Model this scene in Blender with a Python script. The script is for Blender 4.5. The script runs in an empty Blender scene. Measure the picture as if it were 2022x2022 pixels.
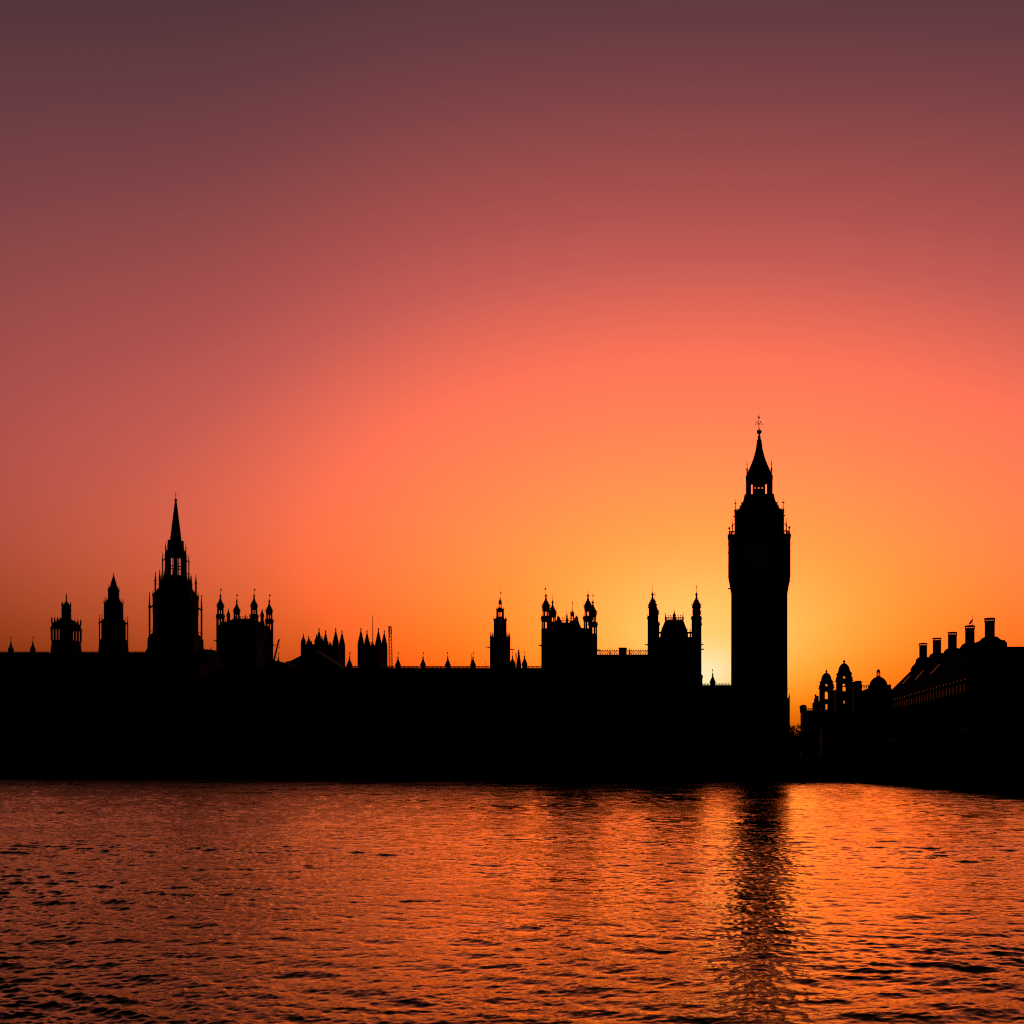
import bpy, math, random
import numpy as np
from math import radians, sin, cos, pi, sqrt
from mathutils import Vector, Euler

# ------------------------------------------------------------------ camera, sky, sun, exposure
scene = bpy.context.scene
F, PX0, YH, EYE = 1900.0, 1390.0, 1488.0, 5.7        # focal length and view axis in photo pixels; eye height in metres
W = 2022.0
cam_data = bpy.data.cameras.new('camera')
cam = bpy.data.objects.new('camera', cam_data)
scene.collection.objects.link(cam)
cam.location = (0, 0, EYE)
cam.rotation_euler = (radians(90), 0, 0)
cam_data.sensor_width = 36.0
cam_data.lens = 36.0 * F / W
cam_data.shift_x = -(PX0 - W / 2) / W
cam_data.shift_y = (YH - W / 2) / W
cam_data.clip_start, cam_data.clip_end = 0.5, 20000.0
scene.camera = cam
scene.view_settings.view_transform = 'Standard'
scene.view_settings.look = 'None'
scene.view_settings.exposure = 0.0
scene.view_settings.gamma = 1.0
scene.cycles.max_bounces = 6
scene.cycles.glossy_bounces = 4
scene.cycles.sample_clamp_indirect = 4.0
scene.cycles.sample_clamp_direct = 6.0
scene.cycles.use_denoising = False
scene.cycles.pixel_filter_type = 'BLACKMAN_HARRIS'
scene.cycles.filter_width = 1.15

SUN_EL = radians(3.6)                                 # the sun sits just behind the palace roofs, dead along +Y
world = bpy.data.worlds.new('World')
scene.world = world
world.use_nodes = True


def build_sky(nt):
    n, l = nt.nodes, nt.links
    n.clear()

    def m(op, a, b=None, clamp=False):
        nd = n.new('ShaderNodeMath')
        nd.operation = op
        nd.use_clamp = clamp
        for i, v in enumerate((a, b)):
            if v is None:
                continue
            if isinstance(v, (int, float)):
                nd.inputs[i].default_value = v
            else:
                l.new(v, nd.inputs[i])
        return nd.outputs[0]
    tc = n.new('ShaderNodeTexCoord')
    sp = n.new('ShaderNodeSeparateXYZ')
    l.new(tc.outputs['Generated'], sp.inputs[0])
    x, y, z = sp.outputs
    az = m('ARCTAN2', x, y)
    el = m('MAXIMUM', m('ARCSINE', z), 0.0)
    left = m('LESS_THAN', az, 0.0)
    # dusk glow is wider than high: kl, kr horizontal stretch
    KL, KR, E0, KD, EL0 = 1.5607, 1.7238, 0.06807, 1.3701, radians(4.2)
    inv = m('ADD', 1 / KR, m('MULTIPLY', left, 1 / KL - 1 / KR))
    u = m('MULTIPLY', az, inv)

    def step(src, a, b_, lo, hi):
        q = n.new('ShaderNodeMapRange')
        q.interpolation_type = 'SMOOTHSTEP'
        for k_, v_ in zip(('From Min', 'From Max', 'To Min', 'To Max'), (a, b_, lo, hi)):
            q.inputs[k_].default_value = v_
        l.new(src, q.inputs['Value'])
        return q.outputs['Result']
    u = m('MULTIPLY', u, m('MULTIPLY', step(az, -.42, -.2, 1.055, 1.0), step(az, -.66, -.43, .9, 1.0)))
    de = m('SUBTRACT', el, EL0)
    below = m('LESS_THAN', de, 0.0)
    de = m('MULTIPLY', de, m('ADD', 1.0, m('MULTIPLY', below, KD - 1.0)))
    t = m('SQRT', m('ADD', m('MULTIPLY', u, u), m('MULTIPLY', de, de)))
    TK = [0, .015, .03, .05, .08, .12, .16, .2, .25, .3, .36, .42, .48, .54, .6, .68, .76, .85, 1.0, 1.3, 3.2]
    C = [(1.9, 2.045, 10.2), (1.9, 1.639, 5.2), (2.0, 1.265, 2.05), (2.35, .94, .68), (2.9, .74, .31),
         (2.9, .514, .14), (2.75, .3777, .0867), (2.1, .3154, .1027), (1.45, .2371, .0989), (1.11, .1969, .0991),
         (.785, .143, .1013), (.468, .0915, .0843), (.347, .0722, .0698), (.184, .0524, .0581),
         (.113, .0418, .0515), (.046, .0252, .0297), (.0185, .0134, .0169), (.0085, .008, .0105),
         (.004, .0045, .007), (.0022, .003, .0055), (.0012, .002, .0045)]
    ramp = n.new('ShaderNodeValToRGB')
    # resample the measured stops smoothly (log space) so that no band edges show
    tg = np.concatenate([[0, .012, .024, .036, .05, .065, .08, .1, .12, .145, .17, .2, .23], np.arange(.26, .84, .045), [.88, 1.0, 1.3, 1.8, 3.2]])
    fine = np.linspace(0, 3.2, 3201)
    Cs = []
    for ch in range(3):
        lg = np.interp(fine, TK, np.log([c[ch] for c in C]))
        vals = []
        for t0 in tg:
            w = np.exp(-.5 * ((fine - t0) / max(.004, min(.03, t0 * .11))) ** 2)
            vals.append(float((w * lg).sum() / w.sum()))
        Cs.append(np.exp(vals))
    TK = list(tg)
    C = list(zip(*Cs))
    cr = ramp.color_ramp
    cr.interpolation = 'LINEAR'
    cr.elements[0].position = 0.0
    cr.elements[1].position = 1.0
    pos = [v / 3.2 for v in TK]
    for p in pos[1:-1]:
        cr.elements.new(p)
    for e, p, c in zip(cr.elements, pos, C):
        e.position = p
        e.color = (c[0], c[1], c[2], 1.0)
    l.new(m('DIVIDE', t, 3.2), ramp.inputs[0])
    # thick air low over the horizon eats blue first, then green
    ex = m('EXPONENT', m('MULTIPLY', el, -1 / E0))
    exa = m('MULTIPLY', ex, m('MINIMUM', m('ABSOLUTE', az), 1.2))
    comb = n.new('ShaderNodeCombineXYZ')
    for i, (a, b) in enumerate(((1.932, 2.123), (2.546, 2.604), (8.971, 0.0))):
        s = m('ADD', m('MULTIPLY', ex, -a), m('MULTIPLY', exa, -b))
        l.new(m('EXPONENT', s), comb.inputs[i])
    mix = n.new('ShaderNodeVectorMath')
    mix.operation = 'MULTIPLY'
    l.new(ramp.outputs[0], mix.inputs[0])
    l.new(comb.outputs[0], mix.inputs[1])
    bg = n.new('ShaderNodeBackground')
    bg.inputs['Strength'].default_value = 1.0
    # sky left of the view is darkened by hand so the water there mirrors less light
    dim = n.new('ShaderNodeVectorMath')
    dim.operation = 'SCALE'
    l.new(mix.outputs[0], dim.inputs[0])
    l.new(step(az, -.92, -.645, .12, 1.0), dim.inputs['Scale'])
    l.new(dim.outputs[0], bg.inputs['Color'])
    out = n.new('ShaderNodeOutputWorld')
    l.new(bg.outputs[0], out.inputs['Surface'])


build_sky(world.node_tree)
world.cycles.sampling_method = 'MANUAL'
world.cycles.sample_map_resolution = 1024

sun_data = bpy.data.lights.new('sun', 'SUN')
sun_data.energy = 0.5
sun_data.color = (1.0, 0.45, 0.16)
sun_data.angle = radians(0.5)
sun = bpy.data.objects.new('sun', sun_data)
scene.collection.objects.link(sun)
sun.rotation_euler = Vector((0, -cos(SUN_EL), -sin(SUN_EL))).to_track_quat('-Z', 'Y').to_euler()

# ------------------------------------------------------------------ materials
random.seed(4)


def mat(name, col, rough=0.85, spec=0.2, metal=0.0, noise=0.35, scale=0.6, bump=0.15):
    m = bpy.data.materials.new(name)
    m.use_nodes = True
    n, l = m.node_tree.nodes, m.node_tree.links
    b = n['Principled BSDF']
    b.inputs['Roughness'].default_value = rough
    b.inputs['Specular IOR Level'].default_value = spec
    b.inputs['Metallic'].default_value = metal
    tc = n.new('ShaderNodeTexCoord')
    nz = n.new('ShaderNodeTexNoise')
    nz.inputs['Scale'].default_value = scale
    nz.inputs['Detail'].default_value = 8.0
    l.new(tc.outputs['Object'], nz.inputs['Vector'])
    r = n.new('ShaderNodeValToRGB')
    r.color_ramp.elements[0].position = 0.3
    r.color_ramp.elements[1].position = 0.72
    r.color_ramp.elements[0].color = tuple(c * (1 - noise) for c in col) + (1,)
    r.color_ramp.elements[1].color = tuple(min(1, c * (1 + noise)) for c in col) + (1,)
    l.new(nz.outputs['Fac'], r.inputs['Fac'])
    l.new(r.outputs['Color'], b.inputs['Base Color'])
    if bump:
        nb = n.new('ShaderNodeTexNoise')
        nb.inputs['Scale'].default_value = scale * 9
        nb.inputs['Detail'].default_value = 4.0
        l.new(tc.outputs['Object'], nb.inputs['Vector'])
        bm = n.new('ShaderNodeBump')
        bm.inputs['Strength'].default_value = bump
        bm.inputs['Distance'].default_value = 0.05
        l.new(nb.outputs['Fac'], bm.inputs['Height'])
        l.new(bm.outputs['Normal'], b.inputs['Normal'])
    return m


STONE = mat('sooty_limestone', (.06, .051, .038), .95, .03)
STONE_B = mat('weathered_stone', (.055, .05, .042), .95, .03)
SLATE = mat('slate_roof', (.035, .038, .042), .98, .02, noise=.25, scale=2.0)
IRON = mat('cast_iron', (.035, .033, .03), .7, .2, scale=3.0, bump=0)
GILT = mat('gilded_iron', (.35, .24, .07), .5, .3, .4, scale=3.0, bump=0)
GLASS = mat('dark_window_glass', (.02, .022, .026), .5, .1, noise=.2, bump=0)
BRIGHTGLASS = mat('polished_window_glass', (.02, .02, .022), .1, .35, noise=.2, bump=0)
BRIGHTGLASS.node_tree.nodes['Principled BSDF'].inputs['IOR'].default_value = 1.05
GRITSTONE = mat('dark_gritstone', (.03, .027, .024), .98, .0)
OPAL = mat('opal_glass', (.55, .55, .6), .35, .4, noise=.06, bump=0)
BRONZE = mat('bronze_roof', (.014, .012, .010), .98, .0, scale=1.5)
METAL = mat('polished_steel', (.6, .58, .55), .25, .5, 1.0, noise=.1, bump=0)
GRANITE = mat('granite_wall', (.12, .11, .10), .95, .03)
BRIDGE = mat('painted_bridge_iron', (.05, .08, .06), .95, .03)
GROUND = mat('paved_ground', (.12, .11, .10), .95, .05, scale=.2)
RIVERBED = mat('river_mud', (.05, .04, .03), .95, .05, scale=.2)
LEAF = mat('tree_leaves', (.05, .07, .025), .9, .1, scale=.8, bump=0)
BARK = mat('tree_bark', (.07, .055, .04), .95, .05, scale=3)
CRANE = mat('crane_paint', (.28, .09, .03), .75, .2, bump=0)
CLOTH = mat('flag_cloth', (.12, .03, .04), .9, .05, bump=0)


# ------------------------------------------------------------------ geometry helpers
def sc(Y):
    return Y / F


def X(px, Y):
    return (px - PX0) / F * Y


def Z(py, Y):
    return EYE + (YH - py) / F * Y


def tt(px):
    return (px - PX0) / F


def kf(n, t):
    """outermost silhouette of a flat-sided n-gon (vertex radius 1) seen under slant t"""
    return max(abs(cos(a) - t * sin(a)) for a in [pi / n + 2 * pi * i / n for i in range(n)])


class MB:
    def __init__(self):
        self.v, self.f = [], []

    def add(self, vs, fs):
        o = len(self.v)
        self.v += [tuple(p) for p in vs]
        self.f += [tuple(i + o for i in q) for q in fs]
        return self

    def box(self, x0, x1, y0, y1, z0, z1):
        return self.add([(x0, y0, z0), (x1, y0, z0), (x1, y1, z0), (x0, y1, z0), (x0, y0, z1), (x1, y0, z1), (x1, y1, z1), (x0, y1, z1)],
                        [(0, 3, 2, 1), (4, 5, 6, 7), (0, 1, 5, 4), (1, 2, 6, 5), (2, 3, 7, 6), (3, 0, 4, 7)])

    def cbox(self, x, y, z0, z1, h, hy=None):
        hy = h if hy is None else hy
        return self.box(x - h, x + h, y - hy, y + hy, z0, z1)

    def loft(self, cx, cy, prof, n=8, rot=None):
        """stacked n-gons: prof = [(vertex radius, z)], flat sides towards +-x and +-y"""
        rot = pi / n if rot is None else rot
        prof = [(max(r, .01), z) for r, z in prof]
        vs, fs = [], []
        for r, z in prof:
            vs += [(cx + r * cos(rot + 2 * pi * i / n), cy + r * sin(rot + 2 * pi * i / n), z) for i in range(n)]
        up = prof[-1][1] >= prof[0][1]
        for k in range(len(prof) - 1):
            for i in range(n):
                j = (i + 1) % n
                q = (k * n + i, k * n + j, (k + 1) * n + j, (k + 1) * n + i)
                fs.append(q if up else q[::-1])
        a, b = tuple(range(n)), tuple(range((len(prof) - 1) * n, len(prof) * n))
        fs += [a[::-1], b] if up else [a, b[::-1]]
        return self.add(vs, fs)

    def sil(self, px, Y, prof, n=8, mul=1.0):
        """loft given by silhouette half widths and heights in photo pixels at depth Y"""
        t, s = tt(px), sc(Y)
        k = kf(n, t) if n < 12 else sqrt(1 + t * t)
        return self.loft(X(px, Y), Y, [(hw * s * mul / k, Z(py, Y)) for hw, py in prof], n)

    def bar(self, p, q, r, n=4, r2=None):
        p, q = Vector(p), Vector(q)
        d = (q - p).normalized()
        a = d.cross(Vector((0, 0, 1)) if abs(d.z) < .95 else Vector((0, 1, 0))).normalized()
        b = a.cross(d)
        r2 = r if r2 is None else r2
        vs = [p + (a * cos(2 * pi * i / n + .785) + b * sin(2 * pi * i / n + .785)) * r for i in range(n)]
        vs += [q + (a * cos(2 * pi * i / n + .785) + b * sin(2 * pi * i / n + .785)) * r2 for i in range(n)]
        fs = [(i, i + n, (i + 1) % n + n, (i + 1) % n) for i in range(n)]
        fs += [tuple(range(n)), tuple(range(2 * n - 1, n - 1, -1))]
        return self.add(vs, fs)

    def ball(self, x, y, z, r, n=8):
        return self.loft(x, y, [(r * sin(pi * i / 6), z - r * cos(pi * i / 6)) for i in range(7)], n)

    def prism_xz(self, pts, y0, y1):
        """polygon in the x-z plane (counter-clockwise seen from -y) pushed through y"""
        n = len(pts)
        vs = [(x, y0, z) for x, z in pts] + [(x, y1, z) for x, z in pts]
        fs = [tuple(range(n)), tuple(range(2 * n - 1, n - 1, -1))]
        fs += [(i, i + n, (i + 1) % n + n, (i + 1) % n) for i in range(n)]
        return self.add(vs, fs)

    def panel(self, A, B, z0, z1, th, u0, u1):
        """upright slab on the line A-B between fractions u0 and u1, thickness th inwards (to the left of A->B)"""
        A, B = Vector(A), Vector(B)
        d = B - A
        nrm = Vector((-d.y, d.x)).normalized() * th
        p, q = A + d * u0, A + d * u1
        vs = [(w.x, w.y, z) for z in (z0, z1) for w in (p, q, q + nrm, p + nrm)]
        return self.add(vs, [(0, 3, 2, 1), (4, 5, 6, 7), (0, 1, 5, 4), (1, 2, 6, 5), (2, 3, 7, 6), (3, 0, 4, 7)])

    def open_stage(self, cx, cy, R, n, z0, z1, bars, th=.22, beams=(), turn=0.0, alt=False):
        """n-sided storey with see-through openings: bars = solid (u0,u1) parts of every face, beams = solid (z0,z1) bands"""
        rot = pi / n + turn
        c = [(cx + R * cos(rot + 2 * pi * i / n), cy + R * sin(rot + 2 * pi * i / n)) for i in range(n)]
        for i in range(n):
            for u0, u1 in bars:
                if alt and i % 2:
                    u0, u1 = 1 - u1, 1 - u0
                self.panel(c[i], c[(i + 1) % n], z0, z1, R * th, u0, u1)
            for b0, b1 in beams:
                self.panel(c[i], c[(i + 1) % n], b0, b1, R * th * .8, .02, .98)
        return self

    def mesh(self, name):
        me = bpy.data.meshes.new(name)
        me.from_pydata(self.v, [], self.f)
        me.update()
        return me

    def build(self, name, material, parent=None, label=None):
        org = Vector((0, 0, 0))
        q = parent
        while q is not None:
            org += q.location
            q = q.parent
        self.v = [tuple(Vector(p) - org) for p in self.v]
        me = self.mesh(name)
        me.materials.append(material)
        o = bpy.data.objects.new(name, me)
        scene.collection.objects.link(o)
        o.parent = parent
        if label:
            o['label'] = label
        return o


def thing(name, label, cat, loc, group=None):
    o = bpy.data.objects.new(name, None)
    scene.collection.objects.link(o)
    o.location = loc
    o['label'], o['category'] = label, cat
    if group:
        o['group'] = group
    return o


def at(px, Y, z=4.0):
    return (X(px, Y), Y, z)


def copy_tree(o, parent=None):
    c = o.copy()
    scene.collection.objects.link(c)
    c.parent = parent
    for ch in list(o.children):
        copy_tree(ch, c)
    return c


def vane(parent, x, y, z0, z1, flag=.45, r=.07):
    b = MB()
    b.bar((x, y, z0), (x, y, z1), r, 5, r * .6)
    if flag:
        zf = z0 + (z1 - z0) * .72
        b.box(x + .02, x + abs(flag) * (1 if flag > 0 else -1), y - .03, y + .03, zf - .22, zf + .22) if flag > 0 else \
            b.box(x + flag, x - .02, y - .03, y + .03, zf - .22, zf + .22)
        b.ball(x, y, z1, r * 1.9, 6)
    return b.build('weather_vane', IRON, parent)


POSTS = [(0, .33), (.67, 1)]


def turret(parent, px, Y, pf, u, flag=.5, opens='vertex', name='turret', zb=4.0):
    """octagonal corner turret: pf = photo height of the widest line under its ogee cap, u = its half width in pixels"""
    s = sc(Y) * u
    R = s / kf(8, tt(px))
    cx, z = X(px, Y), Z(pf, Y)
    az = math.atan(tt(px))
    turn = {'vertex': -az - pi / 8, 'face': -az, 'none': 0}[opens]
    turn = (turn + pi / 8) % (pi / 4) - pi / 8
    P = lambda l: [(a * R, z + b * s) for a, b in l]
    b = MB()
    b.loft(cx, Y, P([(.90, -1.25), (.90, -.75), (.97, -.6), (1.12, -.5), (1.12, -.36), (.92, -.26), (.92, -.14), (1.0, -.05), (1.14, .02), (1.14, .14), (.82, .24), (.88, .36), (.86, .46),
                     (.68, .6), (.72, .72), (.54, .86), (.58, .98), (.42, 1.12), (.46, 1.24), (.32, 1.4), (.36, 1.52), (.24, 1.7), (.29, 1.82), (.19, 1.95), (.17, 2.34),
                     (.36, 2.46), (.36, 2.62), (.15, 2.74), (.13, 3.0), (.05, 3.25)]), 8)
    b.loft(cx, Y, P([(1.16, -3.75), (1.16, -3.35), (1.32, -3.2), (1.32, -3.02), (1.18, -2.92), (1.18, -2.7), (.92, -2.42)]))
    if opens == 'none':
        b.loft(cx, Y, P([(.90, -2.5), (.90, -1.2)]))
        b.loft(cx, Y, [(1.16 * R, zb), (1.16 * R, z - 3.7 * s)])
    else:
        b.open_stage(cx, Y, .90 * R, 8, z - 2.5 * s, z - 1.2 * s, POSTS, .2, (), turn)
        b.open_stage(cx, Y, 1.13 * R, 8, z - 5.55 * s, z - 3.7 * s, POSTS, .2, (), turn)
        b.loft(cx, Y, [(1.14 * R, zb), (1.14 * R, z - 10 * s), (1.22 * R, z - 9.9 * s), (1.22 * R, z - 9.6 * s), (1.14 * R, z - 9.4 * s), (1.14 * R, z - 5.5 * s)])
    for k in range(8):
        a = pi / 8 + k * pi / 4
        ca, sa = cos(a), sin(a)
        b.bar((cx + 1.2 * R * ca, Y + 1.2 * R * sa, z - 3.1 * s), (cx + 1.17 * R * ca, Y + 1.17 * R * sa, z - 2.15 * s), .09 * R, 4, .03 * R)
        for r0, r1, h0, h1 in ((1.0, 1.14, .1, .36), (.76, .9, .48, .68), (.58, .7, .78, .95), (.42, .54, 1.1, 1.26)):   # crockets up the cap
            b.bar((cx + r0 * R * ca, Y + r0 * R * sa, z + h0 * s), (cx + r1 * R * ca, Y + r1 * R * sa, z + h1 * s), .07 * R, 4, .04 * R)
    o = b.build(name, STONE, parent)
    vane(o, cx, Y, z + 3.15 * s, z + 4.65 * s, flag, .06)
    return o


def pinnacle(parent, px, Y, base, k=1.0, flag=.28, name='pinnacle'):
    s = sc(Y) * k
    R = s / kf(8, tt(px))
    cx, z = X(px, Y), Z(base, Y)
    pr = [(5.0, -4), (5.0, 0), (5.3, 2.6), (6.2, 3.2), (6.2, 4.2), (5.2, 4.8), (5.9, 5.6), (5.9, 6.8), (4.7, 7.8), (5.0, 8.6), (3.9, 10), (4.2, 10.8),
          (2.9, 12.2), (3.1, 13), (2.0, 14.6), (2.3, 15.4), (1.3, 17.2), (1.4, 18), (.9, 19.2), (1.8, 19.8), (1.8, 20.8), (.8, 21.6), (.5, 24)]
    b = MB().loft(cx, Y, [(a * R, z + h * s) for a, h in pr])
    o = b.build(name, STONE, parent)
    vane(o, cx, Y, z + 23.5 * s, z + 31 * s, flag * .75, .05)
    return o


def spike(b, x, y, z0, z1, r, body=.55):
    """slim crocketed pinnacle standing on z0"""
    zm = z0 + (z1 - z0) * body
    h = z1 - zm
    b.loft(x, y, [(r, z0), (r, zm), (r * 1.5, zm + h * .03), (r * 1.5, zm + h * .08), (r * .9, zm + h * .16), (r * 1.05, zm + h * .22), (r * .7, zm + h * .36),
                  (r * .85, zm + h * .42), (r * .45, zm + h * .6), (r * .6, zm + h * .66), (r * .3, zm + h * .8), (r * .55, zm + h * .86), (r * .5, zm + h * .9), (r * .15, z1)], 6)


def arch_window(w, h, fr=.16):
    """pointed stone frame and its glass, standing in the x-z plane facing -y, foot at the origin"""
    n = 7

    def outline(hw, top, spring):
        pts = [(-hw, 0), (hw, 0)]
        for i in range(n):
            a = i / (n - 1)
            pts.append((hw * cos(a * pi / 2), spring + (top - spring) * sin(a * pi / 2) ** .9))
        for i in range(1, n):
            a = 1 - i / (n - 1)
            pts.append((-hw * cos(a * pi / 2), spring + (top - spring) * sin(a * pi / 2) ** .9))
        return pts
    f = MB()
    o, q = outline(w / 2 + fr, h + fr, h * .72), outline(w / 2, h, h * .72)
    k = len(o)
    vs = [(x, -.2, z) for x, z in o] + [(x, -.2, z + .05 * (z == 0)) for x, z in q] + [(x, .02, z) for x, z in o] + [(x, .02, z) for x, z in q]
    fs = []
    for i in range(k):
        j = (i + 1) % k
        fs += [(i, j, k + j, k + i), (i, 2 * k + i, 2 * k + j, j), (k + i, k + j, 3 * k + j, 3 * k + i)]
    f.add(vs, fs)
    for xm in (-w / 6, w / 6):
        f.box(xm - .06, xm + .06, -.16, .02, .05, h * .8)
    f.box(-w / 2, w / 2, -.14, .02, h * .42, h * .42 + .12)
    p = MB()
    p.prism_xz(q, -.03, .03)
    fm, pm = f.mesh('window'), p.mesh('pane')
    fm.materials.append(STONE_B)
    pm.materials.append(GLASS)
    return fm, pm


WIN_BIG = arch_window(2.6, 6.2)
WIN_SMALL = arch_window(2.4, 4.2)
WIN_SLIM = arch_window(1.5, 6.5)


def window(parent, meshes, x, y, z):
    o = bpy.data.objects.new('window', meshes[0])
    scene.collection.objects.link(o)
    o.parent = parent
    o.location = Vector((x, y, z)) - parent.location
    p = bpy.data.objects.new('pane', meshes[1])
    scene.collection.objects.link(p)
    p.parent = o
    return o


# ------------------------------------------------------------------ ground and water
WALL = [(-2500, 878.4), (-184, 256.9), (21, 202.0), (900, 202.0)]     # line of the river wall: it runs away towards the left
g = MB()
front = [(x, y + 1.8) for x, y in WALL]
vs = [(x, y, z) for z in (4.0, -7.0) for x, y in front + [(9000, 203.8), (9000, 15000), (-9000, 15000), (-9000, 2600)]]
n_ = len(vs) // 2
g.add(vs, [tuple(range(n_)), tuple(range(2 * n_ - 1, n_ - 1, -1))] + [(i, i + n_, (i + 1) % n_ + n_, (i + 1) % n_) for i in range(n_)])
gr = g.build('ground', GROUND)
gr['kind'] = 'structure'
g = MB()
g.add([(-9000, -3000, -6), (9000, -3000, -6), (9000, 2600, -6.5), (-9000, 2600, -6.5)], [(0, 1, 2, 3)])
gb = g.build('riverbed', RIVERBED)
gb['kind'] = 'structure'


def make_water():
    rng = np.random.default_rng(11)
    y0, y1, st = 9.0, 300.0, 0.0021
    rows = int(math.log(y1 / y0) / st) + 1
    Yr = y0 * np.exp(np.linspace(0, math.log(y1 / y0), rows))
    u = np.concatenate([np.linspace(-2.2, -.86, 120, endpoint=False), np.linspace(-.86, .46, 1300), np.linspace(.46, 1.6, 100)[1:]])
    cols = len(u)
    Xg = (Yr[:, None] * u[None, :]).astype(np.float32)
    Yg = np.repeat(Yr[:, None], cols, 1).astype(np.float32)
    H = np.zeros_like(Xg)
    dx = np.zeros_like(Xg)
    dy = np.zeros_like(Xg)
    dYr = Yr * st
    # wind waves from the far bank, crests nearly along X, tilted a little, many short-crested trains
    NW = 210
    lam = np.exp(rng.uniform(math.log(.15), math.log(5.0), NW))
    sprd = np.where(lam > .6, .72, 2.1)             # long crests for the bigger waves, confused small ripples
    th = np.where(rng.random(NW) < .74, rng.normal(-112, 24, NW) * 1.0, rng.normal(-76, 26, NW))
    th = (-102 + (th + 102) * sprd) * pi / 180
    slope = .0163 * np.where(lam < 1.1, 1.0, (1.1 / lam) ** 1.05)
    ph = rng.uniform(0, 2 * pi, NW)
    # gusts: patches where the ripples are livelier or calmer
    gust = np.zeros_like(Xg)
    for _ in range(14):
        L = rng.uniform(9, 45)
        a = rng.uniform(0, 2 * pi)
        gust += np.sin(2 * pi / L * (cos(a) * Xg * .45 + sin(a) * Yg) + rng.uniform(0, 6.28)).astype(np.float32)
    gust = 1 + .11 * gust / sqrt(14 / 2)
    gust = np.clip(gust, .45, 1.7)
    # waves on the left are roughened to make the reflection there darker
    left_chop = np.clip((-(Xg + 4) / (Yg + 6) - .14) / .42, 0, 1)
    left_chop = (left_chop * left_chop * (3 - 2 * left_chop)).astype(np.float32)
    wx = (.35 * np.sin(Yg * .41 + Xg * .13) + .3 * np.sin(Xg * .29 - Yg * .17)).astype(np.float32)
    for i in range(NW):
        k = 2 * pi / lam[i]
        fade = np.clip((lam[i] / np.maximum(dYr, Yr * .001) - 2.0) / 2.0, 0, 1).astype(np.float32)[:, None]
        if fade.max() <= 0:
            continue
        kx, ky = k * cos(th[i]), k * sin(th[i])
        a = slope[i] / k
        p = (kx * (Xg + wx) + ky * (Yg + wx * .6) + ph[i]).astype(np.float32)
        am = (a * fade * gust * (.95 + left_chop * (.75 if lam[i] > .7 else 1.3))).astype(np.float32)
        H += am * np.cos(p)
        sn = am * np.sin(p)
        dx -= sn * cos(th[i])
        dy -= sn * sin(th[i])
    co = np.stack([Xg + dx, Yg + dy, H], -1).reshape(-1, 3).astype(np.float32)
    idx = np.arange(rows * cols, dtype=np.int32).reshape(rows, cols)
    q = np.stack([idx[:-1, :-1], idx[:-1, 1:], idx[1:, 1:], idx[1:, :-1]], -1).reshape(-1, 4)
    me = bpy.data.meshes.new('river_water')
    me.vertices.add(len(co))
    me.vertices.foreach_set('co', co.ravel())
    me.loops.add(q.size)
    me.loops.foreach_set('vertex_index', q.ravel())
    me.polygons.add(len(q))
    me.polygons.foreach_set('loop_start', np.arange(0, q.size, 4, dtype=np.int32))
    me.polygons.foreach_set('use_smooth', np.ones(len(q), dtype=bool))
    me.update()
    m = bpy.data.materials.new('river_water')
    m.use_nodes = True
    n, l = m.node_tree.nodes, m.node_tree.links
    # silty brown river: a dull dark body under a Fresnel mirror, with an orange tint painted into its reflection
    n.remove(n['Principled BSDF'])
    body = n.new('ShaderNodeBsdfDiffuse')
    body.inputs['Color'].default_value = (.012, .008, .005, 1)
    tinted_gloss = n.new('ShaderNodeBsdfAnisotropic')
    tinted_gloss.inputs['Color'].default_value = (1.0, .95, .58, 1)
    tinted_gloss.inputs['Roughness'].default_value = .03
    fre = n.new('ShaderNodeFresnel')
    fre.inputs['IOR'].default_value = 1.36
    curve = n.new('ShaderNodeValToRGB')  # raises the contrast between bright and dark reflections beyond plain Fresnel
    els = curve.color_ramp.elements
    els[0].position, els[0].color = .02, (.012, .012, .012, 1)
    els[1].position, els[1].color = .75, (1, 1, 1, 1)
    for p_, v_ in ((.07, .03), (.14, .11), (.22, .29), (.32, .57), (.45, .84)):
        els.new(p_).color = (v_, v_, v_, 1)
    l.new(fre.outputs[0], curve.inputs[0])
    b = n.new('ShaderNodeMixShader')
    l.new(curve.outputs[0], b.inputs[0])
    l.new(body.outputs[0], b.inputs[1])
    l.new(tinted_gloss.outputs[0], b.inputs[2])
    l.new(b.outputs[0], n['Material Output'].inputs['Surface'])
    tc = n.new('ShaderNodeTexCoord')
    mp = n.new('ShaderNodeMapping')
    mp.inputs['Scale'].default_value = (.85, 1.5, 1)
    mp.inputs['Rotation'].default_value = (0, 0, radians(8))
    l.new(tc.outputs['Object'], mp.inputs['Vector'])
    nz = n.new('ShaderNodeTexNoise')
    nz.inputs['Scale'].default_value = 3.2
    nz.inputs['Detail'].default_value = 5.0
    nz.inputs['Roughness'].default_value = .55
    nz.inputs['Distortion'].default_value = .4
    l.new(mp.outputs[0], nz.inputs['Vector'])
    # choppier water towards the far bank and the left, roughened there to darken its reflection, in drifting patches
    sp = n.new('ShaderNodeSeparateXYZ')
    l.new(tc.outputs['Object'], sp.inputs[0])

    def rng_(src, a0, a1, b0, b1):
        q = n.new('ShaderNodeMapRange')
        q.interpolation_type = 'SMOOTHSTEP'
        for k_, v_ in zip(('From Min', 'From Max', 'To Min', 'To Max'), (a0, a1, b0, b1)):
            q.inputs[k_].default_value = v_
        l.new(src, q.inputs['Value'])
        return q.outputs['Result']

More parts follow.
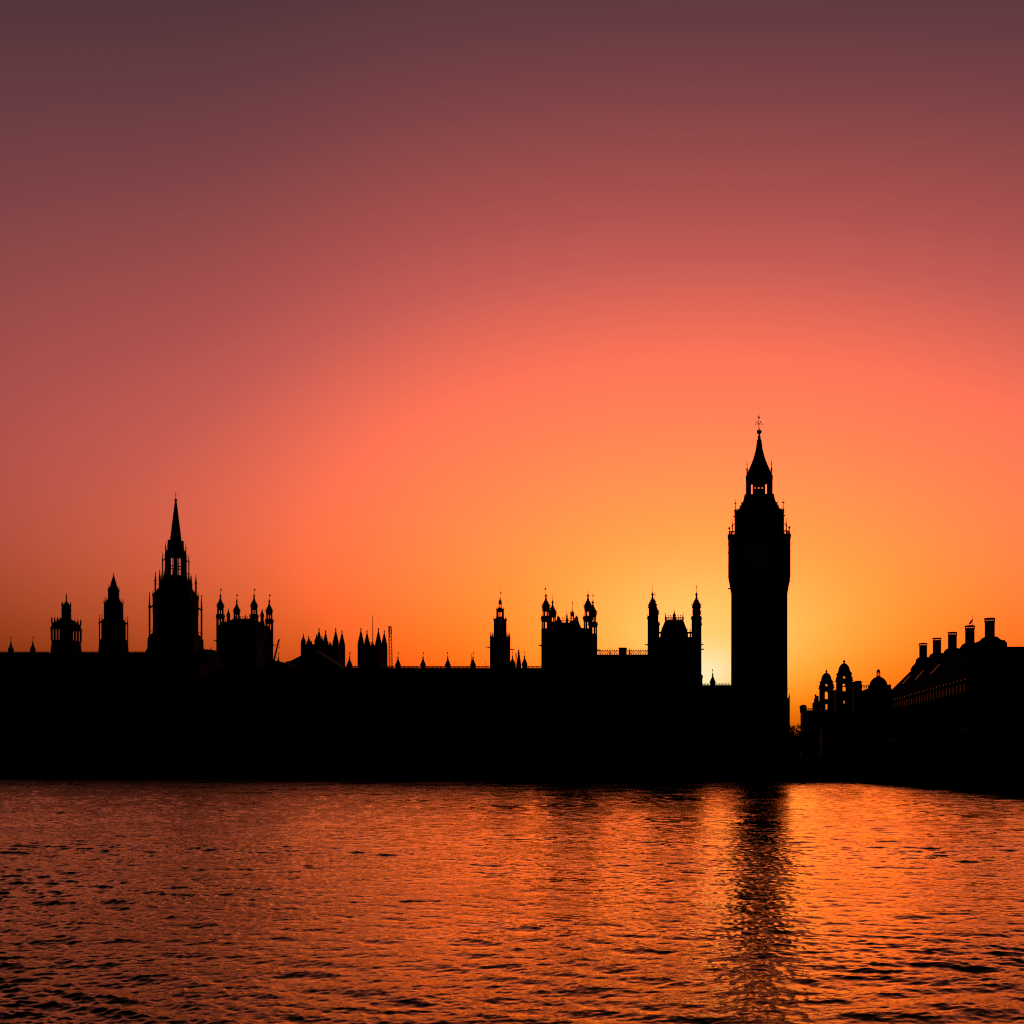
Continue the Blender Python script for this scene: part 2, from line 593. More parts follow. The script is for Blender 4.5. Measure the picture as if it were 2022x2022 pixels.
    def mul_(p, q_, op='MULTIPLY'):
        w_ = n.new('ShaderNodeMath')
        w_.operation = op
        l.new(p, w_.inputs[0])
        l.new(q_, w_.inputs[1])
        return w_.outputs[0]
    pn = n.new('ShaderNodeTexNoise')
    pn.inputs['Scale'].default_value = .07
    pn.inputs['Detail'].default_value = 5.0
    pn.inputs['Roughness'].default_value = .65
    l.new(tc.outputs['Object'], pn.inputs['Vector'])
    ratio = mul_(sp.outputs['X'], sp.outputs['Y'], 'DIVIDE')
    dist = mul_(mul_(rng_(sp.outputs['Y'], 25.0, 200.0, .018, .04), rng_(pn.outputs['Fac'], .3, .7, .35, 1.65)), rng_(ratio, -.62, -.12, 2.2, 1.0))
    bm = n.new('ShaderNodeBump')
    bm.inputs['Strength'].default_value = 1.0
    l.new(dist, bm.inputs['Distance'])
    l.new(nz.outputs['Fac'], bm.inputs['Height'])
    for q in (body, tinted_gloss, fre):
        l.new(bm.outputs['Normal'], q.inputs['Normal'])
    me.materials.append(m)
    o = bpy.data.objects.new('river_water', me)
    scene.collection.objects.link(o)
    o['kind'] = 'structure'
    return o


make_water()

# ------------------------------------------------------------------ embankment
t = thing('embankment_wall', 'long dark granite river wall along the waterline below the palace', 'river wall', (-60, 225.6, 0))
b, c_ = MB(), MB()
for (xa, ya), (xb, yb) in zip(WALL, WALL[1:]):
    L_ = sqrt((xb - xa) ** 2 + (yb - ya) ** 2)
    b.panel((xa, ya), (xb, yb), -7, 4.6, 2.2, 0, 1)
    c_.panel((xa, ya - .15), (xb, yb - .15), 4.603, 5.0, 2.5, 0, 1)
    for i in range(int(min(L_, 700) / 10)):          # shallow piers along the wall
        f = i * 10.0 / L_ if xa > -2000 else 1 - i * 10.0 / L_
        x, y = xa + (xb - xa) * f, ya + (yb - ya) * f
        b.box(x - .5, x + .5, y - .35, y + .3, -7, 4.3)
b.build('wall', GRANITE, t)
c_.build('coping', GRANITE, t)


# ------------------------------------------------------------------ palace ranges
def cresting(parent, px0, px1, Y, base, h, step=2.3, dots=1, rail=False, cross=False):
    b = MB()
    z0, s = Z(base, Y), sc(Y)
    z1 = z0 + h * s
    px = px0
    r = .07
    k = 0
    while px < px1:
        x = X(px, Y)
        b.cbox(x, Y, z0 - .1, z1 - .3 * h * s, r * .6)
        for d in range(dots):
            zd = z1 - (d + .25) * (h * s) / dots * .75
            b.ball(x + (step * s * .5 if d % 2 else 0), Y, zd, .17 if dots == 1 else .15, 5)
        if cross and px + step < px1:
            x2 = X(px + step, Y)
            b.bar((x, Y, z0), (x2, Y, z1 - .25 * h * s), .045)
            b.bar((x2, Y, z0), (x, Y, z1 - .25 * h * s), .045)
        px += step
        k += 1
    if rail:
        zr = z1 - .28 * h * s
        b.box(X(px0, Y), X(px1, Y), Y - .05, Y + .05, zr, zr + .1)
        b.box(X(px0, Y), X(px1, Y), Y - .05, Y + .05, z0 + .25 * h * s, z0 + .25 * h * s + .08)
    return b.build('cresting', IRON, parent)


def palace_range(label, px0, px1, Yf, depth, ridge, wall_drop, bays=True, rh=.5):
    """long gothic range: wall with buttresses and parapet, slate roof with its ridge line at photo height `ridge`"""
    Yr = Yf + depth * rh
    x0, x1 = X(px0, Yr), X(px1, Yr)
    zr = Z(ridge, Yr)
    ze = zr - wall_drop
    t = thing('palace_range', label, 'palace wing', ((x0 + x1) / 2, Yf + depth / 2, 4.0), 'gothic ranges of the riverside palace')
    b = MB()
    b.box(x0, x1, Yf, Yf + depth, 4, ze)
    b.box(x0, x1, Yf - .25, Yf - .002, ze - .9, ze - .5)
    nb = max(1, int((x1 - x0) / 6.0))
    for i in range(nb + 1):
        x = x0 + (x1 - x0) * i / nb
        b.cbox(x, Yf - .45, 4, ze - 1.2, .4, .44)
        b.cbox(x, Yf - .2, ze - 1.2, ze + .55, .28, .26)
        b.loft(x, Yf - .2, [(.36, ze + .55), (.05, ze + 1.5)], 4)
    for i in range(nb * 3):                           # merlons of the parapet
        x = x0 + (x1 - x0) * (i + .5) / (nb * 3)
        b.box(x - .55, x + .55, Yf + .05, Yf + .35, ze + .001, ze + .7)
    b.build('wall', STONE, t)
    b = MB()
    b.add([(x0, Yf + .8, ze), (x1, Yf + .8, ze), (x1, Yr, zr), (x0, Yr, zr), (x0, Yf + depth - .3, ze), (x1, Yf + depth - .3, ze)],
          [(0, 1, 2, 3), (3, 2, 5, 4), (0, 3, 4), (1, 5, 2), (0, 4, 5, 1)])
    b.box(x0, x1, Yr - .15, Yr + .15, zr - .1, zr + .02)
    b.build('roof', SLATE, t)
    if bays:
        for i in range(nb):
            x = x0 + (x1 - x0) * (i + .5) / nb
            window(t, WIN_SMALL, x, Yf - .02, 6.2)
            window(t, WIN_BIG, x, Yf - .02, 12.6)
    return t, Yr


# south range, tall flat ridge under the ventilation towers
L, Yr = palace_range('long tall palace wing at the left edge, flat roofline with two small spirelets', -330, 425, 262, 16, 1289, 4.2)
cresting(L, -90, 98, Yr, 1289, 1.8)
cresting(L, 162, 193, Yr, 1289, 1.8)
cresting(L, 254, 290, Yr, 1289, 1.8)
pinnacle(L, 21.4, Yr - 1.2, 1288.5)
pinnacle(L, 64.8, Yr - 1.2, 1288.5)
b = MB()
for a, c, top in ((398, 404.5, 1282.5), (406.5, 413, 1283), (415, 421.5, 1283.5), (421.5, 424.5, 1286)):
    b.box(X(a, Yr), X(c, Yr), Yr - 1.5, Yr + 1.5, Z(1300, Yr), Z(top, Yr))
b.bar((X(416.8, Yr), Yr, Z(1284, Yr)), (X(416.8, Yr), Yr, Z(1279, Yr)), .12)
b.build('chimney', STONE, L)

# middle range, lower ridge with a regular row of spirelets
Mr, Yr = palace_range('long low middle palace wing with a regular row of spirelets on its ridge', 425.6, 1086, 244, 16, 1319.2, 3.6)
for a, c in ((681, 706), (765, 780), (791, 830), (841, 879), (889.5, 929), (939.5, 966), (1041, 1069)):
    cresting(Mr, a, c, Yr, 1319.2, 3.8, 2.6, 1, True, c < 940)
for px, base in ((690.1, 1319), (785.9, 1319), (835.3, 1318.5), (884.2, 1318.5), (934, 1318.5), (1012, 1317), (1035.9, 1317)):
    pinnacle(Mr, px, Yr - 1.2, base, 1.0, -.28 if px in (884.2,) else .28)
b = MB()
sp = sc(Yr)
b.loft(X(1026.1, Yr), Yr - 1.2, [(r * sp, Z(y, Yr)) for r, y in ((5.2, 1324), (5.0, 1312), (4.2, 1310), (4.6, 1308.5), (3.4, 1304), (3.8, 1302.5), (2.5, 1298.5), (2.9, 1297), (1.7, 1293),
                                                            (2.0, 1291.8), (1.1, 1289.8), (2.5, 1289), (2.4, 1288), (1.0, 1287), (1.5, 1285), (1.3, 1284), (.3, 1283))], 8)
b.build('gable_pinnacle', STONE, Mr)
b = MB()
b.bar((X(931, Yr + 3), Yr + 3, Z(1321, Yr + 3)), (X(930.4, Yr + 3), Yr + 3, Z(1289, Yr + 3)), .14, 6, .07)
b.build('flagpole', IRON, Mr)
b = MB()
b.bar((X(958.4, Yr + 3), Yr + 3, Z(1321, Yr + 3)), (X(958.4, Yr + 3), Yr + 3, Z(1303, Yr + 3)), .06, 5, .05)
b.build('antenna', IRON, Mr)
# sloping lean-to roof beside the turreted tower, with its own spirelet
b = MB()
YL = 262
b.prism_xz([(X(536, YL), Z(1330, YL)), (X(563, YL), Z(1330, YL)), (X(563, YL), Z(1309.6, YL)), (X(536, YL), Z(1302.5, YL))], YL, YL + 10)
b.build('stair_roof', SLATE, Mr)
o = pinnacle(Mr, 549.5, YL + 2, 1319, .97)

# short range between the two northern towers
Nr, Yr = palace_range('short palace wing with lacy cresting and one chimney between the two big turreted towers', 1172, 1287, 238, 12, 1292.6, 3.2)
cresting(Nr, 1181, 1223, Yr, 1292.6, 10, 4.6, 2, True, True)
cresting(Nr, 1237.5, 1279, Yr, 1292.6, 10, 4.6, 2, True, True)
b = MB()
b.box(X(1223, Yr), X(1236.3, Yr), Yr - 1, Yr + 1, Z(1300, Yr), Z(1281.5, Yr))
b.box(X(1221.8, Yr), X(1237.4, Yr), Yr - 1.15, Yr + 1.15, Z(1281.5, Yr), Z(1279.5, Yr))
b.build('chimney', STONE, Nr)
for px in (1204.7, 1243.5):
    b = MB()
    spike(b, X(px, Yr), Yr - .3, Z(1293, Yr), Z(1279, Yr), .16, .1)
    b.build('finial', IRON, Nr)

# low range joining the clock tower
Br, Yr = palace_range('lowest palace wing with one spirelet, joining the tall clock tower', 1383, 1446, 240, 12, 1353, 2.4)
cresting(Br, 1388, 1402, Yr, 1353, 2.6, 2.9)
cresting(Br, 1412, 1442, Yr, 1353, 2.6, 2.9)
pinnacle(Br, 1407.2, Yr, 1352.5, 1.0, -.25)


# ------------------------------------------------------------------ ventilation tower with an arcaded belfry
def arcaded_tower():
    px, Y = 131.0, 275.0
    t = thing('ventilation_tower', 'squat square tower with open arcade of slim posts and small lantern, leftmost tower', 'tower', at(px, Y))
    s, tq = sc(Y), tt(px)
    k4 = 1 + abs(tq)
    cx = X(px, Y)
    b = MB()
    b.sil(px, Y, [(30.5, 1480), (30.5, 1300), (31.3, 1288), (31.0, 1284), (30.0, 1279), (29.3, 1275), (29.3, 1265)], 4)
    b.sil(px, Y, [(12.8, 1268), (12.8, 1240)], 4)
    b.build('wall', STONE, t)
    a = 28.6 / k4 * s
    b = MB()
    z0, z1 = Z(1266, Y), Z(1241, Y)
    for i in range(7):
        x = cx - a + 2 * a * i / 6
        for y in (Y - a, Y + a):
            b.cbox(x, y, z0, z1, .2)
            b.box(x - .42, x + .42, y - .12, y + .12, z1 - .45, z1 - .05)
            b.box(x - .28, x + .28, y - .12, y + .12, z1 - .8, z1 - .45)
            spike(b, x, y, Z(1232, Y), Z(1220.5, Y), .2, .5)
    b.build('arcade', STONE, t)
    b = MB()
    b.sil(px, Y, [(29.3, 1241.6), (30.6, 1241.0), (30.6, 1239.6), (29.2, 1239), (29.2, 1231.5), (24.5, 1230.8), (10.6, 1222)], 4)
    b.build('roof', SLATE, t)
    b = MB()
    b.sil(px, Y, [(9.8, 1222.4), (9.6, 1206), (10.3, 1205), (10.3, 1203.3), (9.4, 1202.5), (9.2, 1196), (6.5, 1195.4), (5.6, 1193.5), (3.6, 1191), (2.4, 1188.5), (1.4, 1186),
                  (1.2, 1183.5), (1.5, 1180.5), (1.0, 1178.5), (1.4, 1177.6), (.7, 1175.5), (.4, 1171.2)], 8)
    R = 9.0 * s / kf(8, tq)
    for i in range(8):
        q = pi / 8 + i * pi / 4
        spike(b, cx + R * cos(q), Y + R * sin(q), Z(1198, Y), Z(1188.3, Y), .12, .3)
    b.build('lantern', STONE, t)


arcaded_tower()


def slender_tower():
    px, Y = 224.3, 275.0
    t = thing('ventilation_tower', 'stepped octagonal tower with pointed cap and slim free-standing corner posts, second tower from the left', 'tower', at(px, Y))
    s, tq, cx = sc(Y), tt(px), X(px, Y)
    k = kf(8, tq)
    b = MB()
    b.sil(px, Y, [(30.4, 1480), (30.4, 1290), (30.0, 1286), (29.3, 1276), (28.9, 1270), (28.7, 1265), (24.2, 1262), (24.2, 1231.5), (27, 1231.2), (27, 1228.5), (23.5, 1228.6), (20.3, 1223),
                  (19.5, 1221.5), (19.4, 1206), (19.0, 1192.5), (17.2, 1191.5), (14.6, 1188), (12.2, 1182.4), (11.3, 1181.5), (11.2, 1166.5), (9.0, 1165.5)], 8)
    b.build('wall', STONE, t)
    b = MB()
    b.sil(px, Y, [(9.2, 1166), (8.6, 1161), (7.0, 1158), (7.2, 1157), (5.6, 1153), (5.8, 1152), (4.2, 1148), (4.4, 1147), (2.8, 1143.5), (2.9, 1142.5), (1.6, 1139), (1.0, 1137), (1.3, 1136), (.6, 1135), (.3, 1130)], 8)
    b.build('spire', STONE, t)
    for i in range(8):
        q = pi / 8 + i * pi / 4
        R = 27.9 * s / k
        b = MB()
        x, y = cx + R * cos(q), Y + R * sin(q)
        spike(b, x, y, Z(1266, Y), Z(1215.5, Y), .15, .66)
        b.bar((x, y, Z(1231, Y)), (cx + R * .8 * cos(q), Y + R * .8 * sin(q), Z(1229, Y)), .2)
        b.bar((x, y, Z(1251, Y)), (cx + R * .8 * cos(q), Y + R * .8 * sin(q), Z(1251, Y)), .08)
        R2 = 18.6 * s / k
        spike(b, cx + R2 * cos(q), Y + R2 * sin(q), Z(1194, Y), Z(1180.3, Y), .14, .2)
        R3 = 10.8 * s / k
        spike(b, cx + R3 * cos(q), Y + R3 * sin(q), Z(1168, Y), Z(1157, Y), .12, .2)
        b.build('corner_post', STONE, t)


slender_tower()


# ------------------------------------------------------------------ great central spire
def central_tower():
    px, Y = 347.1, 310.0
    t = thing('spire_tower', 'tall octagonal gothic tower with sharp crocketed spire, highest point of the left half', 'tower', at(px, Y))
    s, tq, cx = sc(Y), tt(px), X(px, Y)
    k = kf(8, tq)
    b = MB()
    b.sil(px, Y, [(60, 1480), (60, 1289), (58.5, 1286.5), (56, 1282), (55.6, 1276), (55.4, 1263), (52.5, 1258), (45.2, 1250.5), (45.0, 1215), (45.6, 1213), (45.6, 1181), (46.4, 1179.5), (46.0, 1178),
                  (44.6, 1176), (43.0, 1172), (39, 1169.5), (37, 1166.5), (34, 1163), (32.2, 1159.5), (31.2, 1156), (30.4, 1150), (29, 1146), (24.0, 1145), (22.0, 1142)], 8)
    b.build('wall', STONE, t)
    b = MB()
    R = 21.7 * s / k
    b.open_stage(cx, Y, R, 8, Z(1143.5, Y), Z(1098.5, Y), [(0, .15), (.33, .44), (.64, 1)], .06,
                 [(Z(1144, Y), Z(1137.5, Y)), (Z(1121.6, Y), Z(1119.8, Y)), (Z(1099.5, Y), Z(1097, Y))], (-math.atan(tq) - pi / 8 + pi / 8) % (pi / 4) - pi / 8, True)
    b.sil(px, Y, [(21.6, 1099.6), (22.4, 1099), (22.4, 1098), (21.6, 1096), (20.8, 1090.5), (18.4, 1088.5), (15.8, 1086), (15.7, 1070.5), (16.6, 1069.8), (16.6, 1068.2), (11.6, 1068)], 8)
    b.build('lantern', STONE, t)
    b = MB()
    pr = []
    n = 22
    for i in range(n + 1):
        y = 1068.2 + (990.8 - 1068.2) * i / n
        hw = 11.4 + (1.7 - 11.4) * i / n
        pr += [(hw, y), (hw + .55, y - .9), (hw + .5, y - 1.7), (hw - .12, y - 2.2)]
    pr += [(1.6, 988.6), (3.1, 987.9), (3.1, 986.4), (1.2, 985), (.5, 983), (.45, 978), (1.1, 976.8), (1.1, 975.2), (.4, 974.5), (.35, 972.2)]
    b.sil(px, Y, pr, 8)
    b.build('spire', STONE, t)
    for i in range(8):
        q = pi / 8 + i * pi / 4
        c_, s_ = cos(q), sin(q)

        def pt(hw):
            r = hw * s / k
            return cx + r * c_, Y + r * s_
        b = MB()
        # tall flying pinnacle of the lowest stage
        x, y = pt(51.3)
        spike(b, x, y, Z(1258, Y), Z(1171.5, Y), .27, .64)
        xi, yi = pt(45)
        b.bar((x, y, Z(1204, Y)), (xi, yi, Z(1198, Y)), .3)
        b.bar((x, y, Z(1250, Y)), (xi, yi, Z(1246, Y)), .12)
        b.bar((x, y, Z(1185, Y)), (xi, yi, Z(1185, Y)), .05)
        # middle stage
        x, y = pt(45.0)
        spike(b, x, y, Z(1182, Y), Z(1168.5, Y), .16, .3)
        x, y = pt(40)
        spike(b, x, y, Z(1174, Y), Z(1131, Y), .26, .55)
        xi, yi = pt(30)
        b.bar((x, y, Z(1155, Y)), (xi, yi, Z(1155, Y)), .05)
        for hw, tip in ((36, 1163.5), (33, 1158)):
            x, y = pt(hw)
            spike(b, x, y, Z(1170, Y), Z(tip, Y), .16, .2)
        # lantern stage
        x, y = pt(28.7)
        spike(b, x, y, Z(1149, Y), Z(1130, Y), .16, .3)
        x, y = pt(25.9)
        spike(b, x, y, Z(1146, Y), Z(1093, Y), .17, .7)
        xi, yi = pt(21)
        b.bar((x, y, Z(1109.5, Y)), (xi, yi, Z(1104.5, Y)), .18)
        b.bar((x, y, Z(1131, Y)), (xi, yi, Z(1131, Y)), .16)
        x, y = pt(20)
        spike(b, x, y, Z(1091, Y), Z(1071.3, Y), .14, .4)
        x, y = pt(18)
        spike(b, x, y, Z(1089, Y), Z(1084.5, Y), .14, .2)
        b.build('flying_pinnacle', STONE, t)


central_tower()


# ------------------------------------------------------------------ square towers with four turrets
def four_turret_tower(label, pl, pr, Yf, flare, u, wall_top, flags, opens):
    """pl, pr: photo columns of the two front turrets, Yf their depth"""
    w = (pr - pl) * sc(Yf)
    x0, x1 = X(pl, Yf), X(pr, Yf)
    Yb = Yf + w
    Yc = Yf + w / 2
    t = thing('turreted_tower', label, 'tower', ((x0 + x1) / 2, Yc, 4.0), 'square palace towers with four corner turrets')
    zt = Z(wall_top, Yf)
    b = MB()
    b.box(x0, x1, Yf, Yb, 4, zt)
    b.box(x0 - .2, x1 + .2, Yf - .2, Yb + .2, zt - 3.2, zt - 2.6)
    b.box(x0 - .2, x1 + .2, Yf - .2, Yb + .2, zt - 16, zt - 15.5)
    for i in range(3):
        b.cbox(x0 + w * (i + 1) / 4, Yf - .2, 4, zt - 3.3, .22, .2)
    b.build('wall', STONE, t)
    zf = Z(flare, Yf)
    for (x, y, fl) in ((x0, Yf, flags[0]), (x0, Yb, flags[1]), (x1, Yf, flags[2]), (x1, Yb, flags[3])):
        px = PX0 + x / y * F
        uu = u * Yf / y
        turret(t, px, y, YH - (zf - EYE) / y * F, uu, fl, opens)
    for zz in (8.0, 17.0):
        for i in range(2):
            window(t, WIN_SLIM, x0 + w * (.375 + .25 * i), Yf - .02, zz)
    return t, x0, x1, Yf, Yb, zt


def gargoyles(t, pts):
    for a, b_ in pts:
        b = MB()
        b.bar(a, b_, .22, 6, .1)
        b.ball(b_[0], b_[1], b_[2], .2, 6)
        b.build('gargoyle', STONE, t)


# A: in the left half, beside the great spire
t, x0, x1, Yf, Yb, zt = four_turret_tower('square tower with four crowned turrets just right of the great spire', 435.2, 501.7, 300.0, 1195.3, 7.2, 1232.5, (.4, .45, .4, .45), 'vertex')
Yc = (Yf + Yb) / 2
for xx in (x0 - .1, x1 + .1):
    px = PX0 + xx / Yc * F
    R = .9
    b = MB()
    s = sc(Yc)
    b.loft(xx, Yc, [(r * s * .86, Z(y, Yc)) for r, y in ((5.4, 1260), (5.4, 1232), (4.4, 1228.5), (3.6, 1227), (3.3, 1219), (4.2, 1217), (4.0, 1215), (4.3, 1214), (3.2, 1211.5), (2.2, 1209.5),
                                                     (1.4, 1207), (1.9, 1206.3), (.9, 1205), (.5, 1203.5), (.3, 1200.5))], 8)
    b.build('pinnacle', STONE, t)
b = MB()
cx = (x0 + x1) / 2
s = sc(Yc)
b.add([(x0, Yf, zt), (x1, Yf, zt), (x1, Yb, zt), (x0, Yb, zt), (cx - 19 * s, Yc - 1.2, Z(1223, Yc)), (cx + 19 * s, Yc - 1.2, Z(1223, Yc)), (cx + 19 * s, Yc + 1.2, Z(1223, Yc)), (cx - 19 * s, Yc + 1.2, Z(1223, Yc))],
      [(0, 1, 5, 4), (1, 2, 6, 5), (2, 3, 7, 6), (3, 0, 4, 7), (4, 5, 6, 7), (3, 2, 1, 0)])
b.build('roof', SLATE, t)
b = MB()
for i in range(9):
    x = cx - 19 * s + 38 * s * i / 8
    b.bar((x, Yc, Z(1223.5, Yc)), (x, Yc, Z(1218.5, Yc)), .07)
    b.ball(x, Yc, Z(1217.4, Yc), .16, 5)
b.box(cx - 19 * s, cx + 19 * s, Yc - .05, Yc + .05, Z(1221, Yc), Z(1220.3, Yc))
spike(b, cx, Yc, Z(1224, Yc), Z(1213, Yc), .25, .3)
b.build('cresting', IRON, t)
b = MB()                                             # battlemented parapet
for i in range(7):
    for y in (Yf + .1, Yb - .1):
        x = x0 + (x1 - x0) * (i + .5) / 7
        b.box(x - .45, x + .45, y - .15, y + .15, zt + .001, zt + .75)
        spike(b, x + .75, y, zt + .002, zt + 1.9, .13, .3)
b.build('parapet', STONE, t)
gargoyles(t, [((x0 - 1.0, Yf, Z(1265.5, Yf)), (x0 - 1.9, Yf, Z(1265.2, Yf))), ((x1 + 1.0, Yb, Z(1274, Yb)), (x1 + 1.9, Yb, Z(1274, Yb)))])

# C: western of the northern pair
t, x0, x1, Yf, Yb, zt = four_turret_tower('square tower with four crowned turrets and horned roof, left of the big pair', 1078.0, 1161.1, 240.6, 1197.0, 8.1, 1247.0, (-.35, 0, 0, .25), 'face')
Yc = (Yf + Yb) / 2
s = sc(Yc)
xa, xb = X(1103, Yc), X(1139.5, Yc)
zm = Z(1231, Yc)
b = MB()
b.add([(x0 + .6, Yf + .4, zt), (x1 - .6, Yf + .4, zt), (x1 - .6, Yb - .4, zt), (x0 + .6, Yb - .4, zt), (xa, Yc - 2, zm), (xb, Yc - 2, zm), (xb, Yc + 2, zm), (xa, Yc + 2, zm)],
      [(0, 1, 5, 4), (1, 2, 6, 5), (2, 3, 7, 6), (3, 0, 4, 7), (4, 5, 6, 7), (3, 2, 1, 0)])
for sg, xx in ((1, xa), (-1, xb)):                    # the two raised gable horns
    b.prism_xz([(xx - .9 * sg, zm - 1.2), (xx + 11 * s * sg, zm - .2), (xx + 6 * s * sg, zm + .35), (xx + 2 * s * sg, Z(1222.5, Yc)), (xx, Z(1216.5, Yc)), (xx - 1.2 * s * sg, Z(1224, Yc))][::sg], Yc - 2, Yc + 2)
b.build('roof', SLATE, t)
b = MB()
px = 1106
while px < 1137:
    b.bar((X(px, Yc), Yc, zm - .1), (X(px, Yc), Yc, Z(1223.5, Yc)), .07)
    b.ball(X(px, Yc), Yc, Z(1220.5, Yc), .17, 5)
    b.ball(X(px + 2.4, Yc), Yc, Z(1224.5, Yc), .15, 5)
    px += 4.8
b.box(X(1104, Yc), X(1139, Yc), Yc - .05, Yc + .05, Z(1226.5, Yc), Z(1225.6, Yc))
b.build('cresting', IRON, t)
b = MB()
b.loft(X(1119.4, Yc), Yc, [(r * s, Z(y, Yc)) for r, y in ((2.6, 1232), (2.4, 1223), (1.5, 1220), (1.9, 1218.5), (1.6, 1216), (.7, 1212), (.4, 1209), (.2, 1205))], 8)
b.build('finial', STONE, t)
b = MB()
cxl = X(1130.1, Yc)
b.open_stage(cxl, Yc, 4.6 * s, 4, Z(1226, Yc), Z(1217, Yc), [(0, .24), (.76, 1)], .3)
b.loft(cxl, Yc, [(r * s, Z(y, Yc)) for r, y in ((6.5, 1236), (5.8, 1229), (4.9, 1225.5))], 4)
b.loft(cxl, Yc, [(r * s, Z(y, Yc)) for r, y in ((4.7, 1217.4), (5.2, 1216), (4.4, 1211), (4.8, 1210.5), (4.2, 1209.2), (2.2, 1208.8), (1.5, 1206), (.9, 1203), (.4, 1200))], 4)
for sx in (-1, 1):
    spike(b, cxl + 3.6 * s * sx, Yc - .3, Z(1212, Yc), Z(1207, Yc), .1, .2)
o = b.build('lantern', STONE, t)
vane(o, cxl, Yc, Z(1201, Yc), Z(1188, Yc), .22)
b = MB()
for i in range(6):
    x = x0 + (x1 - x0) * (i + .8) / 6.6
    b.box(x - .5, x + .5, Yf + .05, Yf + .3, zt + .2, zt + .9)
b.box(x0, x1, Yf + .03, Yf + .32, zt + .001, zt + .3)
b.build('parapet', STONE, t)
gargoyles(t, [((x0 - 1.0, Yf, Z(1274.5, Yf)), (x0 - 1.6, Yf, Z(1274.3, Yf))), ((x1 + 1.0, Yb, Z(1283.5, Yb)), (x1 + 1.7, Yb, Z(1283.5, Yb)))])

# D: nearest the clock tower
t, x0, x1, Yf, Yb, zt = four_turret_tower('square tower with crowned turrets and steep crested roof, next left of the clock tower', 1288.4, 1375.2, 240.6, 1195.5, 8.4, 1258.5, (0, .2, .2, .2), 'none')
Yc = (Yf + Yb) / 2
s = sc(Yc)
cx = X(1332.0, Yc)
b = MB()
zz = [Z(1250, Yc), Z(1226.6, Yc)]
b.loft(cx, Yc, [(27.5 * s * 1.414, zt - .1), (26.0 * s * 1.414, zz[0]), (21.5 * s * 1.414, Z(1237, Yc)), (17.5 * s * 1.414, zz[1])], 4)
b.build('roof', SLATE, t)
b = MB()
hw = 16.8 * s
for y in (Yc - hw, Yc + hw):
    for i in range(8):
        x = cx - hw + 2 * hw * i / 7
        b.bar((x, y, zz[1] - .05), (x, y, Z(1218.5, Yc)), .06)
        b.ball(x, y, Z(1217.5, Yc), .16, 5)
        if i < 7:
            x2 = cx - hw + 2 * hw * (i + 1) / 7
            b.bar((x, y, zz[1]), (x2, y, Z(1220, Yc)), .05)
            b.bar((x2, y, zz[1]), (x, y, Z(1220, Yc)), .05)
    b.box(cx - hw, cx + hw, y - .05, y + .05, Z(1221.6, Yc), Z(1220.7, Yc))
b.build('cresting', IRON, t)
for sx in (-1, 1):
    b = MB()
    spike(b, cx + sx * 17.1 * s, Yc - hw, Z(1227, Yc), Z(1212.5, Yc), .22, .12)
    b.build('finial', IRON, t)
b = MB()
b.loft(X(1331.4, Yc), Yc, [(r * s, Z(y, Yc)) for r, y in ((5.6, 1230), (4.6, 1226), (4.2, 1222), (3.1, 1216), (3.3, 1215.4), (3.0, 1213), (1.7, 1211), (1.0, 1208), (.5, 1206), (.3, 1202))], 6)
b.build('lantern', STONE, t)
b = MB()                                             # pierced parapet between the turrets
for y in (Yf + .15, Yb - .15):
    n = 14
    for i in range(n + 1):
        x = x0 + (x1 - x0) * i / n
        b.cbox(x, y, zt + .001, zt + 1.35, .16, .12)
        spike(b, x, y, zt + 1.4, zt + 2.7, .12, .2)
    b.box(x0, x1, y - .14, y + .14, zt + .95, zt + 1.4)
b.build('parapet', STONE, t)
gargoyles(t, [((x0 - 1.0, Yf, Z(1273.2, Yf)), (x0 - 1.7, Yf, Z(1273.2, Yf))), ((x1 + 1.0, Yf, Z(1272.5, Yf)), (x1 + 1.6, Yf, Z(1272.5, Yf))),
              ((x1 + 1.0, Yf, Z(1282.2, Yf)), (x1 + 1.7, Yf, Z(1282.2, Yf)))])
b = MB()
b.box(x1 - .5, X(1387, 238), 238, 246, 4, Z(1333, 240))
b.box(x1 - .5, X(1388, 238), 237.9, 246.1, Z(1336, 240), Z(1335, 240))
b.build('buttress', STONE, t)


